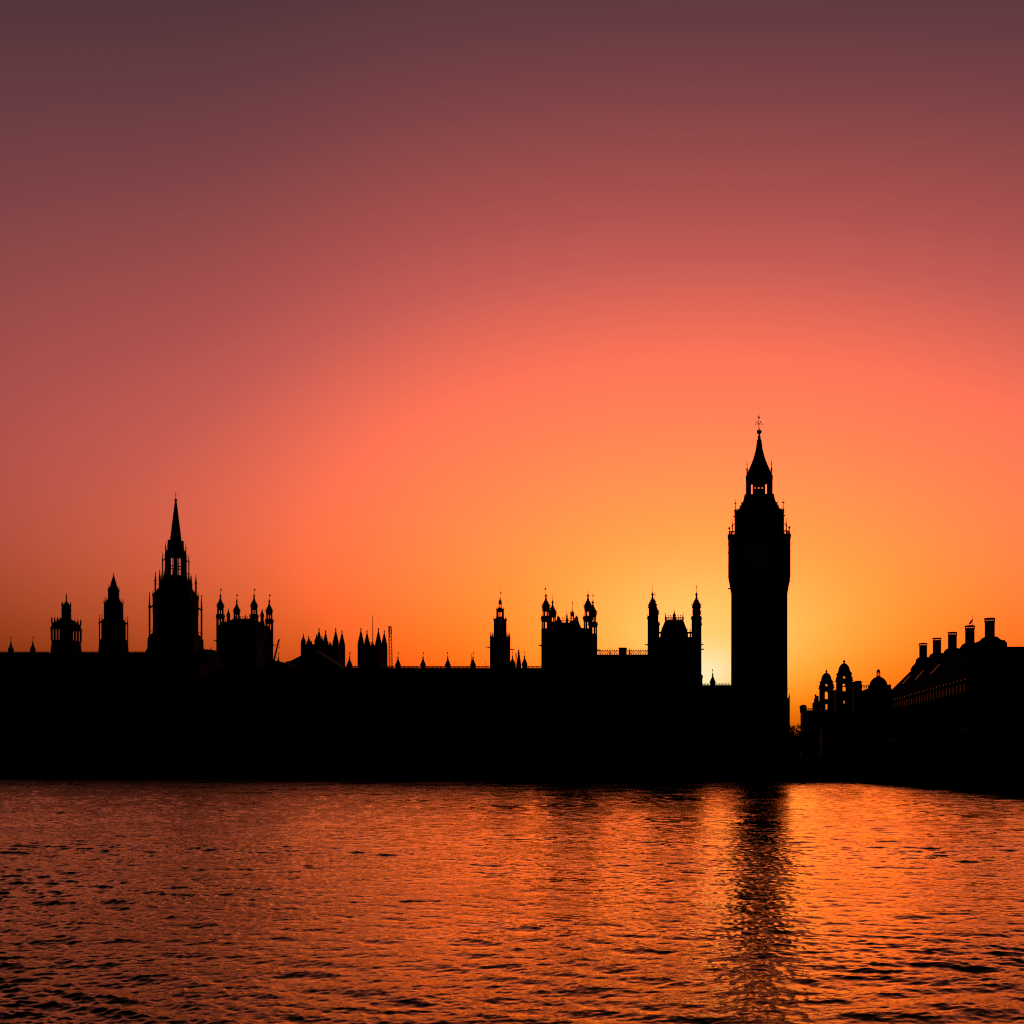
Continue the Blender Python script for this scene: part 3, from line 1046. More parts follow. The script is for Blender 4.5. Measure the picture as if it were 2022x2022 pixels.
# ------------------------------------------------------------------ slim lantern tower of the middle range
def slim_tower():
    px, Y = 987.6, 285.0
    t = thing('lantern_tower', 'slim tapering tower with openwork lantern standing alone on the middle wing', 'tower', at(px, Y))
    s, cx = sc(Y), X(px, Y)
    b = MB()
    b.sil(px, Y, [(20.3, 1480), (20.3, 1263), (19.4, 1262), (13.5, 1261), (13.3, 1252), (12.7, 1245), (12.7, 1225), (11.5, 1223.2)], 8)
    b.build('wall', STONE, t)
    k = kf(8, tt(px))
    b = MB()
    b.open_stage(cx, Y, 7.7 * s / k, 8, Z(1219.5, Y), Z(1206.5, Y), [(0, .14), (.47, .53), (.86, 1)], .18)
    b.sil(px, Y, [(12.0, 1224), (8.4, 1221), (7.9, 1218.6)], 8)
    b.sil(px, Y, [(7.7, 1208), (7.9, 1206.5), (6.4, 1204), (5.4, 1202), (4.0, 1200.8), (3.4, 1199.8)], 8)
    b.open_stage(cx, Y, 3.6 * s / k, 4, Z(1200.5, Y), Z(1192.5, Y), [(0, .22), (.78, 1)], .2)
    b.sil(px, Y, [(3.4, 1193.2), (3.4, 1188), (3.0, 1186.4), (1.9, 1185.4), (1.1, 1182.5), (.5, 1178)], 8)
    o = b.build('lantern', STONE, t)
    vane(o, cx, Y, Z(1179, Y), Z(1167.6, Y), .4)
    for i in range(8):
        q = pi / 8 + i * pi / 4
        b = MB()
        R = 18.4 * s / k
        spike(b, cx + R * cos(q), Y + R * sin(q), Z(1264, Y), Z(1248.3, Y), .27, .2)
        R = 12.4 * s / k
        spike(b, cx + R * cos(q), Y + R * sin(q), Z(1226, Y), Z(1218, Y), .16, .25)
        R = 7.2 * s / k
        spike(b, cx + R * cos(q), Y + R * sin(q), Z(1206, Y), Z(1198.5, Y), .1, .2)
        R = 14.5 * s / k
        spike(b, cx + R * cos(q), Y + R * sin(q), Z(1263, Y), Z(1253, Y), .16, .2)
        b.build('pinnacle', STONE, t)
    h = 20 * s
    gargoyles(t, [((cx - h * .95, Y - 1, Z(1279.2, Y)), (cx - h * 1.28, Y - 1.2, Z(1278.3, Y))), ((cx + h * .95, Y + 1, Z(1281.4, Y)), (cx + h * 1.28, Y + 1.2, Z(1281.6, Y)))])


slim_tower()


# ------------------------------------------------------------------ church towers behind the palace
def church_tower(px, Y, hw, top, tip, label, group, rings=3, r=4.7):
    t = thing('church_tower', label, 'church tower', at(px, Y), group)
    tq, s, cx = tt(px), sc(Y), X(px, Y)
    a = hw / (1 + abs(tq)) * s
    zt = Z(top, Y)
    b = MB()
    b.box(cx - a, cx + a, Y - a, Y + a, 4, zt)
    for sx in (-1, 1):
        for sy in (-1, 1):
            b.cbox(cx + sx * a * .86, Y + sy * a * .86, 4, zt + .6, a * .22)
    b.box(cx - a - .3, cx + a + .3, Y - a - .3, Y + a + .3, zt - 6.5, zt - 6.0)
    b.build('wall', STONE_B, t)
    for sx in (-1, 1):
        for sy in (-1, 1):
            b = MB()
            x, y = cx + sx * a * .84, Y + sy * a * .84
            R, z0, z1 = r * s * 1.08, zt + .3, Z(tip, Y)
            n = 9
            pr = [(R * 1.12, z0 - .5), (R * 1.12, z0 + .6)]
            for i in range(n):
                w = R * (1 - i / n) + .12
                z = z0 + .6 + (z1 - z0 - 2.4) * i / n
                pr += [(w, z), (w + .16, z + .25), (w + .12, z + .5), (w * .93, z + .7)]
            pr += [(.14, z1 - 1.6), (.3, z1 - 1.1), (.3, z1 - .7), (.08, z1)]
            b.loft(x, y, pr, 8)
            b.build('pinnacle', STONE_B, t)
    b = MB()                                          # pierced parapet of rings
    for y in (Y - a * .9, Y + a * .9):
        for i in range(rings):
            x = cx + (i - (rings - 1) / 2) * 5.9 * s * .98
            R = 2.0 * s
            for k in range(10):
                q, q2 = 2 * pi * k / 10, 2 * pi * (k + 1) / 10
                b.bar((x + R * cos(q), y, zt + 1.2 + R * sin(q)), (x + R * cos(q2), y, zt + 1.2 + R * sin(q2)), .2)
            b.box(x - .5, x + .5, y - .2, y + .2, zt + .001, zt + .75)
    b.build('parapet', STONE_B, t)
    gargoyles(t, [((cx - a, Y - a * .5, Z(top + 10, Y)), (cx - a - 1.0, Y - a * .5, Z(top + 9.5, Y))), ((cx + a, Y + a * .5, Z(top + 14, Y)), (cx + a + 1.0, Y + a * .5, Z(top + 14, Y)))])
    return t


tb = church_tower(735.9, 470.0, 27.4, 1276.5, 1241.5, 'pale-stoned church tower with four spiky pinnacles and a tall flagpole', 'twin church towers behind the palace')
b = MB()
b.bar((X(736.1, 470), 470, Z(1280, 470)), (X(736.1, 470), 470, Z(1215, 470)), .26, 6, .15)
b.build('flagpole', IRON, tb)
church_tower(652.8, 470.0, 27.0, 1276.5, 1242, 'church tower with four spiky pinnacles and no flagpole, twin of the one with a pole', 'twin church towers behind the palace')
t = church_tower(617.5, 505.0, 21.8, 1273.5, 1253.2, 'smaller church tower with shorter pinnacles, left of the twin church towers', None, 0, 3.5)
b = MB()
b.bar((X(615.2, 490), 490, Z(1275, 490)), (X(615.2, 490), 490, Z(1265.5, 490)), .26, 6)
b.build('chimney', STONE_B, t)

# long hall with a gabled roof in front of the church
t = thing('gabled_hall', 'low hall whose plain roof slopes up to the church towers', 'hall', at(625, 400))
Y = 390
b = MB()
b.box(X(562, Y), X(675, Y), Y, Y + 8, 4, Z(1321, Y))
b.build('wall', STONE, t)
b = MB()
b.prism_xz([(X(561.8, Y), Z(1321, Y)), (X(676, Y), Z(1321.5, Y)), (X(676, Y), Z(1320, Y)), (X(618, Y), Z(1282, Y)), (X(596, Y), Z(1292.8, Y)), (X(583, Y), Z(1299.2, Y)),
            (X(571.6, Y), Z(1305, Y)), (X(564, Y), Z(1305.8, Y)), (X(561.8, Y), Z(1309, Y))], Y + .5, Y + 7.5)
b.build('roof', SLATE, t)


# ------------------------------------------------------------------ clock tower
def clock_tower():
    px, Y = 1499.2, 262.0
    t = thing('clock_tower', 'tallest tower, square clock tower with a dark dial and pointed spire', 'clock tower', at(px, Y))
    s, tq, cx = sc(Y), tt(px), X(px, Y)
    k = kf(4, tq)
    t.rotation_euler.z = -math.atan(tq)              # the dial looks straight at the viewer
    MU = (1 + abs(tq)) / 1.03
    A = lambda hw: hw * s / 1.03                     # half side
    b = MB()
    b.sil(px, Y, [(60.2, 1512), (60.2, 1385), (59.4, 1382), (55.9, 1381), (55.7, 1365.5), (56.5, 1365), (56.5, 1364), (55.7, 1363.4), (55.6, 1330), (55.6, 1178), (56.6, 1176), (57.2, 1172.4), (58.4, 1166.5),
                  (58.6, 1160), (60.0, 1157), (60.2, 1152.5), (61.3, 1150)], 4, MU)
    ri = A(55.6)
    for sx in (-1, 1):                                # ribs and slit panels up the shaft
        for i in range(-4, 5):
            q = ri * i / 4.6
            b.box(cx + q - .16, cx + q + .16, Y + sx * (ri + .001), Y + sx * (ri + .22), 6, Z(1180, Y)) if sx > 0 else b.box(cx + q - .16, cx + q + .16, Y - ri - .22, Y - ri - .001, 6, Z(1180, Y))
    b.build('wall', STONE, t)
    b = MB()
    b.sil(px, Y, [(61.3, 1150.2), (61.2, 1130), (61.6, 1129), (61.2, 1128), (61.1, 1104), (61.7, 1103), (61.7, 1101.5), (61.1, 1101), (61.1, 1088), (61.7, 1087), (61.7, 1085), (61.2, 1084.5),
                  (61.2, 1074), (62.6, 1072.5), (62.8, 1070.5), (61.8, 1069.5), (61.6, 1067.8), (57.5, 1067.5)], 4, MU)
    o = b.build('clock_stage', STONE, t)
    a = A(61.2)
    # corner pinnacles with balls, pierced parapet, slim inner pinnacles with flying struts
    for sx in (-1, 1):
        for sy in (-1, 1):
            b = MB()
            x, y = cx + sx * a * .965, Y + sy * a * .965
            b.loft(x, y, [(r * s, Z(yy, Y)) for r, yy in ((1.6, 1068), (1.5, 1064), (1.0, 1062), (.8, 1058.4), (2.1, 1057.2), (2.3, 1056), (2.0, 1054.8), (.7, 1053.6), (.3, 1051.5))], 8)
            x2, y2 = cx + sx * a * .872, Y + sy * a * .872
            spike(b, x2, y2, Z(1070, Y), Z(1036.5, Y), .18, .55)
            xi, yi = cx + sx * A(48.5), Y + sy * A(48.5)
            pts = [(x2 + (xi - x2) * f, y2 + (yi - y2) * f, Z(1052 - 8 * f ** .6, Y)) for f in (0, .3, .6, 1)]
            for p, q in zip(pts, pts[1:]):
                b.bar(p, q, .1)
            x3, y3 = cx + sx * A(47.4), Y + sy * A(47.4)
            b.loft(x3, y3, [(r * s, Z(yy, Y)) for r, yy in ((2.2, 1040), (2.1, 1030), (1.6, 1026), (2.8, 1024), (1.8, 1022), (3.0, 1020), (2.4, 1018.5), (1.0, 1016.5), (.8, 1006), (2.2, 1005.4), (2.2, 1004.2),
                                                       (.5, 1003.6), (.45, 999), (.3, 996.5))], 6)
            b.box(x3 - 2.7 * s, x3 + 2.7 * s, y3 - .1, y3 + .1, Z(1005.4, Y), Z(1003.8, Y))
            b.build('corner_pinnacle', GILT, t)
    b = MB()
    n = 15
    for sy in (-1, 1):
        for i in range(n):
            q = -a * .9 + 1.8 * a * i / (n - 1)
            b.cbox(cx + q, Y + sy * a * .95, Z(1068.2, Y), Z(1062, Y), .16)
            b.cbox(cx + sy * a * .95, Y + q, Z(1068.2, Y), Z(1062, Y), .16)
        b.box(cx - a * .95, cx + a * .95, Y + sy * a * .95 - .12, Y + sy * a * .95 + .12, Z(1063.2, Y), Z(1061, Y))
        b.box(cx + sy * a * .95 - .12, cx + sy * a * .95 + .12, Y - a * .93, Y + a * .93, Z(1063.2, Y), Z(1061, Y))
    b.build('parapet', STONE, t)
    # lower roof
    b = MB()
    pr = [(49.6, 1069), (49.3, 1059), (49.2, 1050), (48.9, 1040), (48.5, 1033), (47.6, 1027), (46.8, 1022.5), (44.5, 1018), (43.9, 1017), (41.0, 1014.6), (37.4, 1008.5), (36.0, 1003.4),
          (35.8, 1002), (34.0, 1000.8), (32.4, 997.2), (31.2, 993.5), (30.2, 987.5), (29.4, 983), (27.2, 982.2)]
    b.sil(px, Y, pr, 4, MU)
    for hw, yy in ((50, 1031), (44.0, 1016.5), (38, 1008.6), (35.4, 1001.6)):       # crockets and little dormers along the hips
        for sx in (-1, 1):
            for sy in (-1, 1):
                b.ball(cx + sx * A(hw + .4), Y + sy * A(hw + .4), Z(yy, Y), .2, 6)
    for yy, hw, n in ((1026, 47, 5), (1010, 39, 4)):
        for i in range(n):
            q = A(hw) * (-.7 + 1.4 * i / (n - 1))
            for sy in (-1, 1):
                b.box(cx + q - .3, cx + q + .3, Y + sy * A(hw) - .45, Y + sy * A(hw) + .45, Z(yy + 6, Y), Z(yy - 1, Y))
                b.loft(cx + q, Y + sy * A(hw), [(.6, Z(yy - 1, Y)), (.05, Z(yy - 6, Y))], 4)
    b.build('roof', SLATE, t)
    # belfry lantern
    b = MB()
    R = A(26.8)
    z0, z1 = Z(982.6, Y), Z(948.5, Y)
    c = cx
    for sy in (-1, 1):
        yA, yB = (Y - R, Y - R + .5) if sy < 0 else (Y + R - .5, Y + R)
        tops = 961.5 if sy < 0 else 949.6
        for l, r_, p0, p1 in ((-26.8, -17.4, 983, 948.6), (-12.9, -10.2, 983, 948.6), (-17.4, -12.9, tops, 948.6), (-17.6, -16.6, 983, 948.6), (-13.5, -12.8, 983, 948.6), (15.6, 16.6, 983, 948.6), (12.0, 10.0, 983, 948.6), (16.4, 22.8, 983, 948.6), (25.4, 26.8, 983, 948.6),
                              (22.8, 25.4, tops, 948.6), (12.0, 16.4, tops, 948.6), (-10.2, 10.0, 983, 971.8 if sy < 0 else 960), (-10.2, 10.0, 968.8 if sy < 0 else 949.8, 948.6),
                              (-10.2, -9.4, 976, 950), (-7.2, -2.6, 976, 950), (.0, 5.0, 976, 950), (7.4, 10.0, 976, 950)):
            l, r_ = min(l, r_), max(l, r_)
            b.box(c + A(l) if l >= 0 else c - A(-l), c + A(r_) if r_ >= 0 else c - A(-r_), yA, yB, Z(p0, Y), Z(p1, Y))
    for sx in (-1, 1):                                # side faces
        for i in range(7):
            q = -R + .7 + (2 * R - 1.4) * i / 6
            b.cbox(cx + sx * (R - .3), Y + q, z0, z1, .22, .3)
    o = b.build('belfry', IRON, t)
    b = MB()
    pr = [(26.9, 949), (27.4, 948.4), (26.9, 946), (24.2, 944)]
    ys = [(23.6, 940.8), (20.0, 932.5), (16.0, 922), (12.2, 911.8), (9.2, 901), (6.7, 891), (5.2, 880), (4.1, 871.4), (2.7, 866)]
    for (h1, y1), (h2, y2) in zip(ys, ys[1:]):
        n = max(1, int(round((y1 - y2) / 3.6)))
        for i in range(n):
            f = i / n
            hw, y = h1 + (h2 - h1) * f, y1 + (y2 - y1) * f
            pr += [(hw, y), (hw + .7, y - .7), (hw + .6, y - 1.5), (hw - .1, y - 2.1)]
    pr += [(2.2, 866), (3.0, 864.6), (2.9, 862), (1.8, 860), (1.7, 857), (3.0, 855.6), (4.7, 854), (4.9, 851.5), (4.2, 850.4), (1.2, 849.6), (.8, 846)]
    b.sil(px, Y, pr, 4, MU)
    for yy, hw in ((915, 13.2), (929, 19)):
        for sy in (-1, 1):
            b.loft(cx, Y + sy * A(hw), [(.7, Z(yy + 6, Y)), (.7, Z(yy, Y)), (.05, Z(yy - 7, Y))], 4)
    b.build('spire', SLATE, t)
    b = MB()
    b.bar((cx - .1, Y, Z(850, Y)), (cx - .1, Y, Z(819, Y)), .12, 6, .07)
    b.ball(cx - .1, Y, Z(824.4, Y), .3, 8)
    b.ball(cx - .1, Y, Z(820, Y), .14, 6)
    for sx in (-1, 1):
        pts = [(0, 840), (2.2, 834.5), (4.6, 834.2), (6.2, 836.5), (6.9, 839.6)]
        for (x_, y_), (x2, y2) in zip(pts, pts[1:]):
            b.bar((cx - .1 + sx * x_ * s, Y, Z(y_, Y)), (cx - .1 + sx * x2 * s, Y, Z(y2, Y)), .08)
            b.bar((cx - .1, Y + sx * x_ * s, Z(y_, Y)), (cx - .1, Y + sx * x2 * s, Z(y2, Y)), .08)
        for x_, y_ in ((3.2, 832.5), (5.2, 835.5), (6.9, 839)):
            b.ball(cx - .1 + sx * x_ * s, Y, Z(y_, Y), .14, 5)
    b.build('finial', GILT, t)
    for sx in (-1, 1):                                # thin gilded rods at the eaves of the spire
        for sy in (-1, 1):
            b = MB()
            x, y = cx + sx * A(24.4), Y + sy * A(24.4)
            b.loft(x, y, [(r * s, Z(yy, Y)) for r, yy in ((1.6, 956), (1.4, 941), (1.6, 937), (2.2, 933), (.9, 931), (.7, 926), (1.3, 924), (.6, 921), (.4, 914.5))], 6)
            b.build('eaves_rod', GILT, t)
    # dials on the four faces
    for i, (dx_, dy_) in enumerate(((0, -1), (1, 0), (0, 1), (-1, 0))):
        zc = Z(1103, Y)
        fr = A(61.2)
        r = 27.0 * s * .95
        tx, ty = -dy_, dx_
        P = lambda uu, vv, d: (cx + tx * uu + dx_ * (fr + d), Y + ty * uu + dy_ * (fr + d), zc + vv)
        b = MB()
        n = 40
        vs = [P(r * cos(2 * pi * j / n), r * sin(2 * pi * j / n), .03) for j in range(n)] + [P(r * cos(2 * pi * j / n), r * sin(2 * pi * j / n), -.05) for j in range(n)]
        b.add(vs, [tuple(range(n))] + [(j, j + n, (j + 1) % n + n, (j + 1) % n) for j in range(n)])
        dial = b.build('clock_face', OPAL, t)
        b = MB()
        for j in range(n):
            q, q2 = 2 * pi * j / n, 2 * pi * (j + 1) / n
            b.bar(P(r * 1.04 * cos(q), r * 1.04 * sin(q), .04), P(r * 1.04 * cos(q2), r * 1.04 * sin(q2), .04), .1)
            b.bar(P(r * .72 * cos(q), r * .72 * sin(q), .05), P(r * .72 * cos(q2), r * .72 * sin(q2), .05), .05)
        for j in range(12):
            q = 2 * pi * j / 12
            b.bar(P(r * .75 * cos(q), r * .75 * sin(q), .05), P(r * .97 * cos(q), r * .97 * sin(q), .05), .09)
        b.build('dial_ring', IRON, dial)
        for nm, ang, ln, w in (('minute_hand', 72, .92, .13), ('hour_hand', 216, .6, .2)):
            q = radians(90 - ang)
            b = MB()
            b.bar(P(-.15 * r * cos(q), -.15 * r * sin(q), .12), P(ln * r * cos(q), ln * r * sin(q), .12), w, 4, w * .4)
            b.build(nm, IRON, dial)
        b = MB()
        e = r * 1.24
        for (u0, v0), (u1, v1) in zip(((-e, -e), (e, -e), (e, e), (-e, e)), ((e, -e), (e, e), (-e, e), (-e, -e))):
            b.bar(P(u0, v0, .0), P(u1, v1, .0), .16)
        b.build('dial_frame', GILT, t)
    gargoyles(t, [((cx - A(57), Y - A(57), Z(1172, Y)), (cx - A(60.5), Y - A(60.5), Z(1171.6, Y))), ((cx + A(58), Y - A(57), Z(1159, Y)), (cx + A(60.2), Y - A(60), Z(1158.7, Y)))])
    b = MB()
    spike(b, cx + A(59.2), Y - A(56), Z(1382, Y), Z(1372.8, Y), .2, .1)
    b.build('pinnacle', STONE, t)


clock_tower()


# ------------------------------------------------------------------ domed government block
def government_block():
    Y = 430.0
    t = thing('government_building', 'pale stone office palace with two domed bell turrets and a round dome', 'building', at(1690, Y))
    s = sc(Y)
    g0 = lambda v: 1540 + v / 4.008
    g1 = lambda v: 1200 + v / 4.008
    b = MB()
    D = 30
    YY = Y + 2
    for a, c, top, dp, fr in ((1580.6, 1612, 1402.5, 14, 0), (1609, 1617.5, 1383, 6, .1), (1609.2, 1800, 1406, 30, .2), (1647, 1651, 1361, 10, .3), (1678, 1800, 1363, 26, .4),
                              (1680, 1702.5, 1349, 10, .5), (1700, 1762, 1359, 20, .6), (1757.5, 1800, 1358.6, 16, .7)):
        b.box(X(a, YY + dp), X(c, YY), YY + fr, YY + dp, 4, Z(top, YY))
    # projecting stepped shoulder left of the first turret
    for a, c, top in ((1610, 1616, 1379), (1607, 1613, 1387)):
        b.box(X(a, YY), X(c, YY), YY - .5, YY + 6, 8, Z(top, YY))
    for a, c, top in ((1609.5, 1612.5, 1371), (1612, 1617, 1374)):
        b.box(X(a, YY), X(c, YY), YY + .5, YY + 2, 8, Z(top, YY))
    b.box(X(1579.6, YY), X(1612, YY), YY - .4, YY + .6, Z(1408, YY), Z(1406, YY))
    b.box(X(1683, YY), X(1703, YY), YY - .4, YY + D, Z(1347.6, YY), Z(1346, YY))
    b.box(X(1690, YY), X(1701, YY), YY, YY + 6, Z(1348, YY), Z(1344, YY))
    b.box(X(1757.5, YY), X(1759.5, YY), YY, YY + 6, Z(1360, YY), Z(1351, YY))
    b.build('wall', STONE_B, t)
    b = MB()                                          # chimney stack at the left corner
    b.box(X(1581, YY), X(1592.8, YY), YY + 1, YY + 4, Z(1405, YY), Z(1394.5, YY))
    b.box(X(1580.3, YY), X(1593.5, YY), YY + .8, YY + 4.2, Z(1397, YY), Z(1394.3, YY))
    b.prism_xz([(X(1581.2, YY), Z(1394.5, YY)), (X(1592.6, YY), Z(1394.5, YY)), (X(1592, YY), Z(1392.4, YY)), (X(1590, YY), Z(1391.4, YY)), (X(1584, YY), Z(1391.4, YY)), (X(1582, YY), Z(1392.6, YY))], YY + 1, YY + 4)
    b.build('chimney', STONE_B, t)
    b = MB()                                          # balustrades
    for a, c, top, bot in ((1593, 1611, 1398.6, 1403), (1702, 1716, 1353.2, 1359.5)):
        b.box(X(a, YY), X(c, YY), YY + .2, YY + .6, Z(top + 1.3, YY), Z(top, YY))
        px = a
        while px < c:
            b.cbox(X(px, YY), YY + .4, Z(bot, YY), Z(top, YY), .22)
            px += 4.4
    b.build('balustrade', STONE_B, t)

    def bell_turret(px, Yt, tip, k, dz, win, arch):
        """k scales widths; dz = photo height of the dome's foot"""
        cx = X(px, Yt)
        b = MB()
        f = lambda hw, dy: (hw * k, dz + dy * k)
        # drum with round openings, four sides
        zz0, zz1 = Z(dz + 17 * k, Yt), Z(dz + 6.5 * k, Yt)
        a = 13.2 * k * s / (1 + abs(tt(px)))
        o = b
        sh = tt(px) * 2 * a                           # the far opening must line up with the near one only roughly
        for yA, yB in ((Yt - a, Yt - a + .4), (Yt + a - .4, Yt + a)):
            for l, r_, p0, p1 in ((-1, -.30, 0, 1), (.30, 1, 0, 1), (-.31, .31, 0, .24), (-.31, .31, .76, 1), (-.31, -.2, .2, .4), (.2, .31, .2, .4), (-.31, -.2, .6, .8), (.2, .31, .6, .8)):
                b.box(cx + a * l, cx + a * r_, yA, yB, zz0 + (zz1 - zz0) * p0, zz0 + (zz1 - zz0) * p1)
        for xA, xB in ((cx - a, cx - a + .5), (cx + a - .5, cx + a)):
            for l, r_ in ((-1, -.4), (.4, 1)):
                b.box(xA, xB, Yt + a * l, Yt + a * r_, zz0, zz1)
        b.sil(px, Yt, [f(14.2, 18.8), f(16.6, 18.3), f(16.6, 16.9), f(13.6, 15.6)], 4)
        # belfry storey with an arched opening on every side
        za, zb = Z(arch[1] + 4, Yt), Z(dz + 18 * k, Yt)
        a2 = 14.5 * k * s / (1 + abs(tt(px)))
        ow = arch[2] * s
        zo = Z(arch[0], Yt)
        zs = Z(arch[1], Yt)
        for yA, yB in ((Yt - a2, Yt - a2 + .5), (Yt + a2 - .5, Yt + a2)):
            b.box(cx - a2, cx - ow, yA, yB, za, zb)
            b.box(cx + ow, cx + a2, yA, yB, za, zb)
            b.box(cx - ow, cx + ow, yA, yB, zo - .02, zb)
            b.box(cx - ow, cx + ow, yA, yB, za, zs)
            b.prism_xz([(cx - ow, zo - .9), (cx - ow * .55, zo - .25), (cx, zo), (cx - ow, zo)], yA, yB)
            b.prism_xz([(cx + ow, zo), (cx, zo), (cx + ow * .55, zo - .25), (cx + ow, zo - .9)], yA, yB)
        for xA, xB in ((cx - a2, cx - a2 + .5), (cx + a2 - .5, cx + a2)):
            b.box(xA, xB, Yt - a2 + .5, Yt - a2 * .4, za, zb)
            b.box(xA, xB, Yt + a2 * .4, Yt + a2 - .5, za, zb)
            b.box(xA, xB, Yt - a2 * .4, Yt + a2 * .4, (zo + zb) / 2 + .5, zb)
        # lower storey with a small square window right through
        zl0, zl1 = Z(1440, Yt), za
        a3 = 15 * k * s / (1 + abs(tt(px)))
        ww, wt, wb = win[2] * s, Z(win[0], Yt), Z(win[1], Yt)
        for yA, yB in ((Yt - a3, Yt - a3 + .5), (Yt + a3 - .5, Yt + a3)):
            b.box(cx - a3, cx - ww, yA, yB, zl0, zl1)
            b.box(cx + ww, cx + a3, yA, yB, zl0, zl1)
            b.box(cx - ww, cx + ww, yA, yB, wt, zl1)
            b.box(cx - ww, cx + ww, yA, yB, zl0, wb)
        for xA, xB in ((cx - a3, cx - a3 + .5), (cx + a3 - .5, cx + a3)):
            b.box(xA, xB, Yt - a3 + .5, Yt + a3 - .5, zl0, zl1)
        b.sil(px, Yt, [(15.8 * k, arch[1] + 6.5), (15.8 * k, arch[1] + 4.5), (13.6 * k, arch[1] + 4)], 4)
        tw = b.build('bell_turret', STONE_B, t)
        b = MB()
        b.sil(px, Yt, [f(13.4, 7), f(14.4, 6.4), f(14.4, 5.0), f(12.4, 3.6), f(11.2, 1.5), f(10.8, .2)], 4)
        b.sil(px, Yt, [f(10.6, .5), f(10.2, -1.5), f(9.7, -4), f(8.6, -7), f(6.6, -9.8), f(4.6, -11.8), f(2.4, -13), f(1.5, -13.8), f(1.3, -15.2), f(2.5, -15.9), f(2.5, -17.2), f(1.1, -18), f(.6, -19), f(.35, -21)], 16)
        b.build('dome', SLATE, tw)
        for sx in (-1, 1):
            for sy in (-1, 1):
                b = MB()
                spike(b, cx + sx * a * 1.05, Yt + sy * a * 1.05, Z(dz + 18 * k, Yt), Z(dz + 9 * k, Yt), .3, .4)
                b.build('urn', STONE_B, tw)

    bell_turret(1631.8, Y + 1, 1322, .98, 1341.5, (1390, 1401.6, 3.4), (1364.5, 1381, 4.4))
    bell_turret(1666.8, Y + 3, 1302, 1.12, 1324.5, (1383.2, 1389.6, 3.2), (1348.8, 1365.5, 4.8))
    px, Yd = 1734.6, Y + 12
    b = MB()
    pr = [(19.6, 1372), (19.6, 1358.6), (18.9, 1358)]
    for i in range(1, 9):
        a = i / 9 * pi / 2
        pr.append((18.9 * cos(a), 1358 - 22.0 * sin(a)))
    pr += [(4.4, 1336.2), (4.2, 1334.8)]
    b.sil(px, Yd, pr, 24)
    dm = b.build('dome', SLATE, t)
    b = MB()
    cx = X(px, Yd)
    b.open_stage(cx, Yd, 3.9 * sc(Yd), 8, Z(1335.2, Yd), Z(1327.5, Yd), [(0, .16), (.84, 1)], .2)
    b.sil(px, Yd, [(3.9, 1328), (4.2, 1327.4), (4.0, 1326.4), (3.5, 1324.6), (2.3, 1322.8), (1.0, 1321.8), (.3, 1320.6)], 12)
    b.build('lantern', STONE_B, dm)
    for i in range(9):
        for zz in (7.0, 13.5):
            window(t, WIN_SMALL, X(1592 + i * 20.5, YY), YY - .3, zz)


government_block()


